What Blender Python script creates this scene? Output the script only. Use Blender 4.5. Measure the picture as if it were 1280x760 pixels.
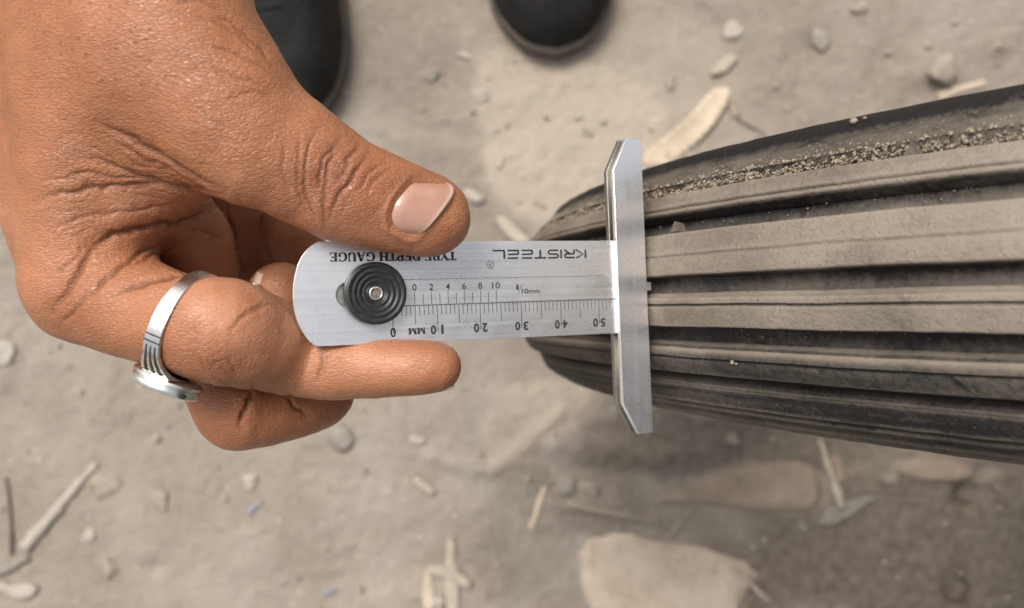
import bpy, bmesh, math, random
import numpy as np
from mathutils import Vector, Matrix

# ------------------------------------------------------------------ camera, sky, sun, exposure
scene = bpy.context.scene
for o in list(bpy.data.objects):
    bpy.data.objects.remove(o)
COL = scene.collection
FPX = 1100.0                    # focal length in pixels of the 1280 px wide photograph
CAM_H = 0.682                   # camera height above the ground

cam_d = bpy.data.cameras.new('camera')
cam_d.sensor_width = 36.0
cam_d.lens = 36.0 * FPX / 1280.0
cam_d.clip_start = 0.01
cam_d.clip_end = 200.0
cam_d.dof.use_dof = True
cam_d.dof.focus_distance = 0.186
cam_d.dof.aperture_fstop = 15.0
cam = bpy.data.objects.new('camera', cam_d)
cam.location = (0, 0, CAM_H)
COL.objects.link(cam)
scene.camera = cam

SUN_EL, SUN_AZ = math.radians(60), math.radians(-32)     # azimuth from +Y towards +X
world = bpy.data.worlds.new('World')
scene.world = world
world.use_nodes = True
wn = world.node_tree
wn.nodes.clear()
w_out = wn.nodes.new('ShaderNodeOutputWorld')
w_bg = wn.nodes.new('ShaderNodeBackground')
w_sky = wn.nodes.new('ShaderNodeTexSky')
w_sky.sky_type = 'NISHITA'
w_sky.sun_disc = False
w_sky.sun_elevation = SUN_EL
w_sky.sun_rotation = SUN_AZ
w_sky.dust_density = 6.0
w_sky.air_density = 1.0
w_hsv = wn.nodes.new('ShaderNodeHueSaturation')
w_hsv.inputs['Saturation'].default_value = 0.22
wn.links.new(w_sky.outputs[0], w_hsv.inputs['Color'])
wn.links.new(w_hsv.outputs[0], w_bg.inputs[0])
w_bg.inputs[1].default_value = 0.118
wn.links.new(w_bg.outputs[0], w_out.inputs[0])

sun_d = bpy.data.lights.new('sun', 'SUN')
sun_d.energy = 1.45
sun_d.angle = math.radians(20)
sun_d.color = (1.0, 0.955, 0.89)
sun = bpy.data.objects.new('sun', sun_d)
sd = Vector((math.sin(SUN_AZ) * math.cos(SUN_EL), math.cos(SUN_AZ) * math.cos(SUN_EL), math.sin(SUN_EL)))
sun.rotation_euler = sd.to_track_quat('Z', 'Y').to_euler()
sun.location = sd * 3
COL.objects.link(sun)

vs = scene.view_settings
vs.view_transform = 'Standard'
vs.look = 'None'
vs.exposure = 0.52
vs.gamma = 1.0
vs.use_curve_mapping = False

random.seed(7)
rng = np.random.default_rng(11)

# ------------------------------------------------------------------ helpers
def P(u, v, d):
    """photograph pixel + depth below the camera (mm) -> world point in metres"""
    return Vector(((u - 640) / FPX * d / 1000, -(v - 380) / FPX * d / 1000, CAM_H - d / 1000))

def G(u, v, h=0.0):
    """photograph pixel -> point h mm above the ground"""
    return P(u, v, CAM_H * 1000 - h)

def link(name, me, mat=None, parent=None):
    o = bpy.data.objects.new(name, me)
    COL.objects.link(o)
    if mat is not None:
        me.materials.append(mat)
    if parent is not None:
        o.parent = parent
    return o

def tag(o, label=None, cat=None, group=None, kind=None):
    if label: o['label'] = label
    if cat: o['category'] = cat
    if group: o['group'] = group
    if kind: o['kind'] = kind
    return o

def empty(name, mat=None):
    o = bpy.data.objects.new(name, None)
    o.empty_display_size = 0.01
    COL.objects.link(o)
    if mat is not None:
        o.matrix_world = mat
    return o

def mesh_from(name, verts, faces, smooth=True):
    me = bpy.data.meshes.new(name)
    me.from_pydata([tuple(map(float, v)) for v in verts], [], [tuple(map(int, f)) for f in faces])
    if smooth:
        me.shade_smooth()
    me.update()
    return me

def np_mesh(name, V, Q, smooth=True):
    """fast mesh from arrays: V (n,3), Q (m,4)"""
    me = bpy.data.meshes.new(name)
    n, m = len(V), len(Q)
    me.vertices.add(n)
    me.vertices.foreach_set('co', np.ascontiguousarray(V, dtype=np.float32).ravel())
    k = Q.shape[1]
    me.loops.add(m * k)
    me.loops.foreach_set('vertex_index', np.ascontiguousarray(Q, dtype=np.int32).ravel())
    me.polygons.add(m)
    me.polygons.foreach_set('loop_start', np.arange(m, dtype=np.int32) * k)
    me.polygons.foreach_set('loop_total', np.full(m, k, dtype=np.int32))
    me.update(calc_edges=True)
    me.validate()
    if smooth:
        me.shade_smooth()
    return me

def set_attr(me, name, vals):
    a = me.attributes.new(name, 'FLOAT', 'POINT')
    a.data.foreach_set('value', np.ascontiguousarray(vals, dtype=np.float32))

# value noise ------------------------------------------------------
def _hash(i, j, k):
    h = (i * 374761393 + j * 668265263 + k * 2147483647 + 1013904223) & 0xFFFFFFFF
    h = ((h ^ (h >> 13)) * 1274126177) & 0xFFFFFFFF
    h = ((h ^ (h >> 16)) * 2246822519) & 0xFFFFFFFF
    return ((h ^ (h >> 15)) & 0xFFFFFF) / float(0xFFFFFF)

def vnoise(p):
    p = np.asarray(p, dtype=np.float64)
    i = np.floor(p).astype(np.int64)
    f = p - i
    f = f * f * (3 - 2 * f)
    r = 0
    for a in (0, 1):
        for b in (0, 1):
            for c in (0, 1):
                w = (f[..., 0] if a else 1 - f[..., 0]) * (f[..., 1] if b else 1 - f[..., 1]) * (f[..., 2] if c else 1 - f[..., 2])
                r = r + w * _hash(i[..., 0] + a, i[..., 1] + b, i[..., 2] + c)
    return r * 2 - 1

def fbm(p, oct=4, lac=2.03, gain=0.5):
    p = np.asarray(p, dtype=np.float64)
    s, a = 0, 1.0
    for o in range(oct):
        s = s + a * vnoise(p + 17.3 * o)
        p = p * lac
        a *= gain
    return s

# materials --------------------------------------------------------
class NT:
    def __init__(self, name):
        self.m = bpy.data.materials.new(name)
        self.m.use_nodes = True
        self.t = self.m.node_tree
        self.b = self.t.nodes['Principled BSDF']
        self.tc = None
    def n(self, typ, **kw):
        x = self.t.nodes.new(typ)
        for k, v in kw.items():
            if k.startswith('i_'):
                x.inputs[k[2:].replace('_', ' ')].default_value = v
            else:
                setattr(x, k, v)
        return x
    def l(self, a, b):
        self.t.links.new(a, b)
    def voro2(self, scale, rnd=1.0):
        x = self.n('ShaderNodeTexVoronoi')
        x.voronoi_dimensions = '2D'
        x.inputs['Scale'].default_value = scale
        x.inputs['Randomness'].default_value = rnd
        self.l(self.obj(), x.inputs['Vector'])
        return x.outputs['Distance']
    def obj(self, scale=(1, 1, 1), rot=(0, 0, 0)):
        if self.tc is None:
            self.tc = self.n('ShaderNodeTexCoord')
        mp = self.n('ShaderNodeMapping')
        mp.inputs['Scale'].default_value = scale
        mp.inputs['Rotation'].default_value = rot
        self.l(self.tc.outputs['Object'], mp.inputs[0])
        return mp.outputs[0]
    def noise(self, scale, detail=4, rough=0.55, vec=None, dist=0.0):
        x = self.n('ShaderNodeTexNoise')
        x.inputs['Scale'].default_value = scale
        x.inputs['Detail'].default_value = detail
        x.inputs['Roughness'].default_value = rough
        x.inputs['Distortion'].default_value = dist
        self.l(vec if vec is not None else self.obj(), x.inputs['Vector'])
        return x.outputs['Fac']
    def voro(self, scale, vec=None, feature='F1', rnd=1.0):
        x = self.n('ShaderNodeTexVoronoi')
        x.feature = feature
        x.inputs['Scale'].default_value = scale
        x.inputs['Randomness'].default_value = rnd
        self.l(vec if vec is not None else self.obj(), x.inputs['Vector'])
        return x.outputs['Distance']
    def ramp(self, fac, stops, interp='LINEAR'):
        x = self.n('ShaderNodeValToRGB')
        x.color_ramp.interpolation = interp
        els = x.color_ramp.elements
        while len(els) < len(stops):
            els.new(0.5)
        for e, (p, c) in zip(els, stops):
            e.position = p
            e.color = (*c, 1) if len(c) == 3 else c
        self.l(fac, x.inputs[0])
        return x.outputs[0]
    def g(self, fac, lo, hi, a=0.0, b=1.0):
        x = self.n('ShaderNodeMapRange')
        x.inputs[1].default_value = lo
        x.inputs[2].default_value = hi
        x.inputs[3].default_value = a
        x.inputs[4].default_value = b
        self.l(fac, x.inputs[0])
        return x.outputs[0]
    def mix(self, fac, a, b, mode='MIX'):
        x = self.n('ShaderNodeMix')
        x.data_type = 'RGBA'
        x.blend_type = mode
        for s, val in ((0, fac), (6, a), (7, b)):
            if isinstance(val, (int, float)):
                x.inputs[s].default_value = val
            elif isinstance(val, tuple):
                x.inputs[s].default_value = (*val, 1) if len(val) == 3 else val
            else:
                self.l(val, x.inputs[s])
        return x.outputs[2]
    def math(self, op, a, b=0.0):
        x = self.n('ShaderNodeMath')
        x.operation = op
        for s, val in ((0, a), (1, b)):
            if isinstance(val, (int, float)):
                x.inputs[s].default_value = val
            else:
                self.l(val, x.inputs[s])
        return x.outputs[0]
    def attr(self, name):
        x = self.n('ShaderNodeAttribute')
        x.attribute_name = name
        return x.outputs['Fac']
    def bump(self, h, dist, strength=1.0, prev=None):
        x = self.n('ShaderNodeBump')
        x.inputs['Strength'].default_value = strength
        x.inputs['Distance'].default_value = dist
        self.l(h, x.inputs['Height'])
        if prev is not None:
            self.l(prev, x.inputs['Normal'])
        return x.outputs[0]
    def set(self, color=None, rough=None, metal=None, normal=None, spec=None, **kw):
        for nm, val in (('Base Color', color), ('Roughness', rough), ('Metallic', metal), ('Normal', normal), ('Specular IOR Level', spec)):
            if val is None:
                continue
            if isinstance(val, (int, float)):
                self.b.inputs[nm].default_value = val
            elif isinstance(val, tuple):
                self.b.inputs[nm].default_value = (*val, 1)
            else:
                self.l(val, self.b.inputs[nm])
        for k, v in kw.items():
            self.b.inputs[k.replace('_', ' ')].default_value = v
        return self.m

def mat_ground():
    k = NT('dusty_ground')
    big = k.noise(3.2, 3, 0.55)
    mid = k.noise(16, 5, 0.6)
    fine = k.noise(120, 4, 0.65)
    tiny = k.noise(620, 2, 0.6)
    c = k.ramp(big, [(0.35, (0.300, 0.247, 0.201)), (0.5, (0.350, 0.300, 0.250)), (0.66, (0.405, 0.356, 0.308))])
    c = k.mix(k.g(mid, 0.35, 0.7), c, (0.25, 0.205, 0.162))
    c = k.mix(k.attr('tan'), c, (0.465, 0.385, 0.30))
    c = k.mix(k.math('MULTIPLY', k.attr('soil_shade'), 0.85), c, (0.098, 0.073, 0.052))  # brown soil, with the shade beside the tyre put into its colour
    c = k.mix(k.g(fine, 0.3, 0.75, 0.0, 0.55), c, (0.36, 0.315, 0.26), 'MIX')
    c = k.mix(k.g(tiny, 0.35, 0.75, 0.0, 0.30), c, (0.13, 0.11, 0.09))
    chips = k.g(k.voro(95), 0.16, 0.10)
    sel = k.g(k.noise(40, 1), 0.58, 0.64)
    c = k.mix(k.math('MULTIPLY', chips, sel), c, (0.47, 0.43, 0.36))
    h = k.math('ADD', k.math('MULTIPLY', fine, 1.0), k.math('MULTIPLY', tiny, 0.25))
    nrm = k.bump(h, 0.0045, 0.6)
    return k.set(color=c, rough=0.95, normal=nrm, spec=0.15)

def mat_skin():
    k = NT('skin')
    big = k.noise(34, 3, 0.5)
    mid = k.noise(160, 3, 0.55)
    c = k.ramp(big, [(0.30, (0.290, 0.108, 0.047)), (0.52, (0.400, 0.162, 0.076)), (0.72, (0.490, 0.215, 0.112))])
    c = k.mix(k.g(mid, 0.35, 0.7, 0, 0.45), c, (0.330, 0.128, 0.058))
    c = k.mix(k.math('MULTIPLY', k.attr('pale'), 0.75), c, (0.560, 0.268, 0.155))
    c = k.mix(k.math('MULTIPLY', k.attr('ruddy'), 0.5), c, (0.40, 0.125, 0.065))
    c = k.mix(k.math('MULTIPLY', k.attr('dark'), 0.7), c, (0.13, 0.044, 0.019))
    # hair follicles on the back of the hand
    fol = k.g(k.voro2(270, 0.85), 0.15, 0.05)
    c = k.mix(k.math('MULTIPLY', fol, k.math('MULTIPLY', k.attr('hairy'), 0.55)), c, (0.13, 0.05, 0.025))
    # skin relief: two layers of polygonal furrows, stretched the way the folds run
    w = k.obj((1.0, 1.0, 1.0), (0, 0, 0))
    dist = k.n('ShaderNodeTexNoise'); dist.inputs['Scale'].default_value = 300
    k.l(w, dist.inputs['Vector'])
    vm = k.n('ShaderNodeVectorMath'); vm.operation = 'MULTIPLY_ADD'
    k.l(dist.outputs['Color'], vm.inputs[0]); vm.inputs[1].default_value = (0.0012, 0.0012, 0.0012); k.l(w, vm.inputs[2])
    mp = k.n('ShaderNodeMapping'); mp.inputs['Scale'].default_value = (0.45, 1.3, 0.8); mp.inputs['Rotation'].default_value = (0, 0, 0.45)
    k.l(vm.outputs[0], mp.inputs[0])
    v1 = k.voro(1150, mp.outputs[0], 'DISTANCE_TO_EDGE')
    mp2 = k.n('ShaderNodeMapping'); mp2.inputs['Scale'].default_value = (0.5, 1.25, 0.8); mp2.inputs['Rotation'].default_value = (0, 0, -0.75)
    k.l(vm.outputs[0], mp2.inputs[0])
    v2 = k.voro(1250, mp2.outputs[0], 'DISTANCE_TO_EDGE')
    e1 = k.g(v1, 0.0, 0.16)
    e2 = k.g(v2, 0.0, 0.16)
    c = k.mix(k.math('MULTIPLY', k.g(v1, 0.10, 0.0), k.math('MULTIPLY', k.attr('rough_skin'), 0.34)), c, (0.26, 0.105, 0.052))
    h = k.math('ADD', k.math('MULTIPLY', e1, 0.65), k.math('MULTIPLY', e2, 0.5))
    h = k.math('MULTIPLY', h, k.math('ADD', k.math('MULTIPLY', k.attr('rough_skin'), 0.8), 0.2))
    h = k.math('ADD', h, k.math('MULTIPLY', mid, 0.35))
    nrm = k.bump(h, 0.00012, 0.9)
    rough = k.g(k.noise(420, 3), 0.3, 0.7, 0.30, 0.52)
    return k.set(color=c, rough=rough, normal=nrm, spec=0.42, Subsurface_Weight=0.12, Subsurface_Scale=0.003)

def mat_nail():
    k = NT('nail')
    n = k.noise(180, 2)
    s = k.noise(1.0, 2, vec=k.obj((500, 2400, 500), (0, 0, -0.75)))
    c = k.ramp(n, [(0.35, (0.43, 0.225, 0.16)), (0.65, (0.50, 0.285, 0.215))])
    c = k.mix(k.attr('side'), c, (0.36, 0.160, 0.085))
    c = k.mix(k.attr('tip'), c, (0.66, 0.47, 0.36))
    return k.set(color=c, rough=0.26, normal=k.bump(s, 0.0001, 0.35), spec=0.5)

def mat_steel(name, base, rough, streak=(6, 900, 900), var=0.08, metal=1.0):
    k = NT(name)
    st = k.noise(1.0, 3, 0.6, vec=k.obj(streak))
    bl = k.noise(45, 3)
    sm = k.noise(130, 5, 0.65, dist=0.6)
    scr = k.g(k.noise(1.0, 2, 0.5, vec=k.obj((40, 2600, 40), (0, 0, 0.5))), 0.70, 0.74)
    r = k.math('ADD', k.g(st, 0.3, 0.7, rough - 0.06, rough + 0.07), k.g(bl, 0.3, 0.7, -0.04, 0.05))
    r = k.math('ADD', r, k.g(sm, 0.45, 0.75, 0.0, 0.14))
    c = k.mix(k.g(st, 0.25, 0.75), tuple(b * (1 - var) for b in base), tuple(min(1, b * (1 + var)) for b in base))
    c = k.mix(k.g(sm, 0.5, 0.8, 0.0, 0.22), c, tuple(b * 0.72 for b in base))
    c = k.mix(k.math('MULTIPLY', scr, 0.18), c, tuple(b * 0.6 for b in base))
    return k.set(color=c, rough=r, metal=metal, normal=k.bump(st, 0.00004, 0.5))

def mat_ink():
    k = NT('black_ink')
    n = k.noise(1500, 2)
    return k.set(color=k.ramp(n, [(0.35, (0.010, 0.010, 0.012)), (0.75, (0.05, 0.05, 0.055))]), rough=0.55)

def mat_plastic():
    k = NT('black_plastic')
    n = k.noise(700, 3)
    return k.set(color=k.ramp(n, [(0.3, (0.010, 0.010, 0.011)), (0.75, (0.032, 0.031, 0.031))]), rough=0.42, normal=k.bump(n, 0.0001, 0.4))

def mat_rubber():
    k = NT('dusty_rubber')
    big = k.noise(30, 4, 0.6)
    run = k.noise(1.0, 4, 0.6, vec=k.obj((60, 420, 60)))
    fine = k.noise(700, 4, 0.7)
    d = k.math('ADD', k.attr('dust_shade'), k.math('MULTIPLY', k.math('SUBTRACT', big, 0.5), 0.6))
    d = k.math('ADD', d, k.math('MULTIPLY', k.math('SUBTRACT', run, 0.5), 0.30))
    d = k.math('ADD', d, k.math('MULTIPLY', k.math('SUBTRACT', fine, 0.5), 0.5))
    scuff = k.g(k.noise(75, 5, 0.7, dist=1.5), 0.60, 0.72)
    d = k.math('SUBTRACT', d, k.math('MULTIPLY', scuff, 0.28))
    tone = k.ramp(big, [(0.3, (0.200, 0.165, 0.129)), (0.7, (0.290, 0.246, 0.198))])
    c = k.mix(k.g(d, 0.12, 0.95), (0.013, 0.012, 0.012), tone)
    r = k.g(d, 0.1, 0.7, 0.55, 0.92)
    pit = k.g(k.voro(1100), 0.05, 0.35)
    h = k.math('ADD', k.math('ADD', fine, k.math('MULTIPLY', run, 0.35)), k.math('MULTIPLY', pit, 0.35))
    return k.set(color=c, rough=r, normal=k.bump(h, 0.0005, 0.8), spec=0.24)

def mat_two(name, c0, c1, scale=120, rough=0.85, bump=0.0006, stretch=(1, 1, 1), spec=0.3):
    k = NT(name)
    n = k.noise(scale, 5, 0.6, vec=k.obj(stretch))
    f = k.noise(scale * 5, 3, 0.6, vec=k.obj(stretch))
    c = k.ramp(n, [(0.32, c0), (0.68, c1)])
    c = k.mix(k.g(f, 0.4, 0.75, 0, 0.35), c, tuple(x * 0.6 for x in c0))
    return k.set(color=c, rough=rough, normal=k.bump(k.math('ADD', n, f), bump, 0.6), spec=spec)

M_GROUND = mat_ground()
M_SKIN = mat_skin()
M_NAIL = mat_nail()
M_STEEL = mat_steel('brushed_steel', (0.96, 0.96, 0.97), 0.26, var=.03, metal=0.86)
M_STEEL_B = mat_steel('bar_steel', (0.97, 0.97, 0.99), 0.24, streak=(500, 5, 500), var=.02, metal=.86)
M_STEEL_D = mat_steel('slider_steel', (0.55, 0.57, 0.52), 0.45)
M_SILVER = mat_steel('worn_silver', (0.86, 0.85, 0.82), 0.24, streak=(300, 300, 300), var=0.1)
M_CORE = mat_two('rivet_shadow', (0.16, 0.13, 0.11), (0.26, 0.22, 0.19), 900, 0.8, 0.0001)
M_STEEL_E = mat_steel('bar_edge_steel', (0.36, 0.34, 0.31), 0.42, var=.1)
M_TARN = mat_two('tarnish', (0.03, 0.025, 0.02), (0.10, 0.085, 0.07), 600, 0.6, 0.0002)
M_INK = mat_ink()
M_PLASTIC = mat_plastic()
M_RUBBER = mat_rubber()

# ------------------------------------------------------------------ ground
TYRE_X, TYRE_Y, TYRE_R = 0.3315, 0.004, 0.330
def graded(lo, hi, step, far):
    c = list(np.arange(lo, hi + step / 2, step))
    a, s = [], step
    x = lo
    while x > -far:
        s *= 1.35; x -= s; a.append(x)
    b, s = [], step
    x = hi
    while x < far:
        s *= 1.35; x += s; b.append(x)
    return np.array(a[::-1] + c + b)

def seg_dist(px, py, a, b):
    ax, ay = a; bx, by = b
    dx, dy = bx - ax, by - ay
    t = np.clip(((px - ax) * dx + (py - ay) * dy) / (dx * dx + dy * dy + 1e-12), 0, 1)
    return np.hypot(px - ax - t * dx, py - ay - t * dy)

def poly_dist(px, py, pts):
    d = np.full(px.shape, 1e9)
    for a, b in zip(pts[:-1], pts[1:]):
        d = np.minimum(d, seg_dist(px, py, a, b))
    return d

def in_poly(px, py, pts):
    c = np.zeros(px.shape, bool)
    n = len(pts)
    for i in range(n):
        x0, y0 = pts[i]; x1, y1 = pts[(i + 1) % n]
        cond = (y0 > py) != (y1 > py)
        with np.errstate(divide='ignore', invalid='ignore'):
            c ^= cond & (px < (x1 - x0) * (py - y0) / (y1 - y0 + 1e-12) + x0)
    return c

def ground_height(X, Y):
    p = np.stack([X, Y, np.zeros_like(X)], -1)
    z = 0.0026 * fbm(p * 9, 3) + 0.0010 * fbm(p * 38 + 5, 3) + 0.0006 * fbm(p * 140 + 9, 2)
    fade = np.exp(-(np.maximum(0, np.hypot(X, Y) - 0.8) / 2.0))
    z *= fade
    def pl(pts): return [(G(u, v).x, G(u, v).y) for u, v in pts]
    for pts, w, h in (
        ([(540, 570), (575, 582), (615, 590), (650, 560), (700, 515)], 0.006, 0.0035),
        ([(690, 630), (760, 640), (830, 655)], 0.004, 0.003),
        ([(480, 140), (520, 160), (585, 175)], 0.006, -0.002),
        ([(700, 555), (790, 570), (900, 560)], 0.010, 0.004),
        ([(690, 590), (800, 600)], 0.012, -0.003),
        ([(20, 240), (40, 330), (30, 400)], 0.006, -0.003),
        ([(0, 420), (15, 440), (0, 480)], 0.008, 0.004),
        ([(1110, 590), (1210, 580)], 0.010, 0.003),
        ([(440, 690), (460, 745)], 0.003, -0.002),
        ([(880, 10), (905, 40)], 0.004, -0.003),
    ):
        z = z + h * np.exp(-(poly_dist(X, Y, pl(pts)) / w) ** 2)
    for u, v, r, h in ((1212, 618, 0.010, -0.012), (1200, 735, 0.013, -0.006), (1170, 88, 0.012, 0.007), (1020, 55, 0.010, -0.004),
                       (1110, 75, 0.012, -0.004), (190, 712, 0.007, -0.004), (560, 100, 0.02, -0.003), (1240, 60, 0.010, 0.005)):
        q = G(u, v)
        z = z + h * np.exp(-((X - q.x) ** 2 + (Y - q.y) ** 2) / r ** 2)
    # the tyre stands in a shallow bed
    rx, ry = (X - TYRE_X) / 0.11, (Y - TYRE_Y) / 0.05
    z = np.where(np.hypot(X - TYRE_X, Y - TYRE_Y) < 0.25, z - (z + 0.0008) * np.exp(-(rx ** 2 + ry ** 2) ** 2), z)
    return z

def build_ground():
    xs = graded(-0.46, 0.46, 0.0026, 30)
    ys = graded(-0.30, 0.30, 0.0026, 30)
    X, Y = np.meshgrid(xs, ys, indexing='ij')
    Z = ground_height(X, Y)
    V = np.stack([X, Y, Z], -1).reshape(-1, 3)
    nx, ny = len(xs), len(ys)
    i, j = np.meshgrid(np.arange(nx - 1), np.arange(ny - 1), indexing='ij')
    a = (i * ny + j).ravel()
    Q = np.stack([a, a + ny, a + ny + 1, a + 1], -1)
    me = np_mesh('ground', V, Q)
    # patches of paler sand and of darker soil with painted shade lie where the photograph has them
    tan = np.zeros(len(V)); soil_shade = np.zeros(len(V))
    x, y = V[:, 0], V[:, 1]
    wob = 0.016 * fbm(np.stack([x * 22, y * 22, x * 0], -1), 3)
    wob2 = 0.016 * fbm(np.stack([x * 22 + 40, y * 22, x * 0], -1), 3)
    def blob(u, v, ru, rv, amt, ang=0.0):
        q = G(u, v)
        dx, dy = x + wob - q.x, y + wob2 - q.y
        c, s = math.cos(ang), math.sin(ang)
        dx, dy = (dx * c + dy * s) / (ru / FPX * CAM_H), (-dx * s + dy * c) / (rv / FPX * CAM_H)
        return amt * np.clip(2.6 - 2.4 * (dx * dx + dy * dy), 0, 1)
    for a in ((720, 190, 130, 110, 0.95), (660, 110, 90, 55, 0.85), (680, 500, 75, 45, 1.0, 0.5), (840, 120, 90, 110, 0.45), (630, 550, 30, 45, 0.7),
              (800, 60, 120, 60, 0.35), (515, 735, 50, 28, 0.5), (1180, 590, 80, 18, 0.6)):
        tan = np.maximum(tan, blob(*a))
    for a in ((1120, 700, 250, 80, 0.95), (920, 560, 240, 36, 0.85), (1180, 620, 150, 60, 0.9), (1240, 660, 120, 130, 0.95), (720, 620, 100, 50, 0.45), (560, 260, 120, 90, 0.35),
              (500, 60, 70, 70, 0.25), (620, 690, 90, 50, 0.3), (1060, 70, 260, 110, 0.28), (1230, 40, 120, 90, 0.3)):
        soil_shade = np.maximum(soil_shade, blob(*a))
    set_attr(me, 'tan', tan)
    set_attr(me, 'soil_shade', np.clip(soil_shade, 0, 1) * (1 - tan))
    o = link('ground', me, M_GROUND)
    tag(o, kind='structure')
    return o
build_ground()

def gz(u, v):
    q = G(u, v)
    return float(ground_height(np.array([q.x]), np.array([q.y]))[0])

# ------------------------------------------------------------------ tyre and wheel
def ring_mesh(name, prof, seg=720, jit=None, dust_shade=None):
    """revolve prof [(s, r)] (mm: s along the axle, r from the axle) about the axle (local Y)"""
    prof = np.array(prof, float)
    th = np.linspace(0, 2 * np.pi, seg, endpoint=False)
    n = len(prof)
    S = np.repeat(prof[None, :, 0], seg, 0)
    R = np.repeat(prof[None, :, 1], seg, 0)
    T = np.repeat(th[:, None], n, 1)
    if jit is not None:
        S, R = jit(S, R, T)
    V = np.stack([-R * np.cos(T), S, R * np.sin(T)], -1).reshape(-1, 3) / 1000
    i, j = np.meshgrid(np.arange(seg), np.arange(n), indexing='ij')
    i2, j2 = (i + 1) % seg, (j + 1) % n
    Q = np.stack([i * n + j, i * n + j2, i2 * n + j2, i2 * n + j], -1).reshape(-1, 4)
    me = np_mesh(name, V, Q)
    if dust_shade is not None:
        set_attr(me, 'dust_shade', np.tile(np.asarray(dust_shade, float), seg))
    return me

A_SEC = 34.8
R_MID = 330.0 - A_SEC
def pt(phi, off=0.0):
    p = math.radians(phi)
    c = 1 - math.cos(p)
    c = c * (0.74 + 0.26 * c) if c < 1 else c          # crown a little flatter than a circle
    return (A_SEC + off) * math.sin(p), R_MID + (A_SEC + off) * (1 - c)

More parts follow.
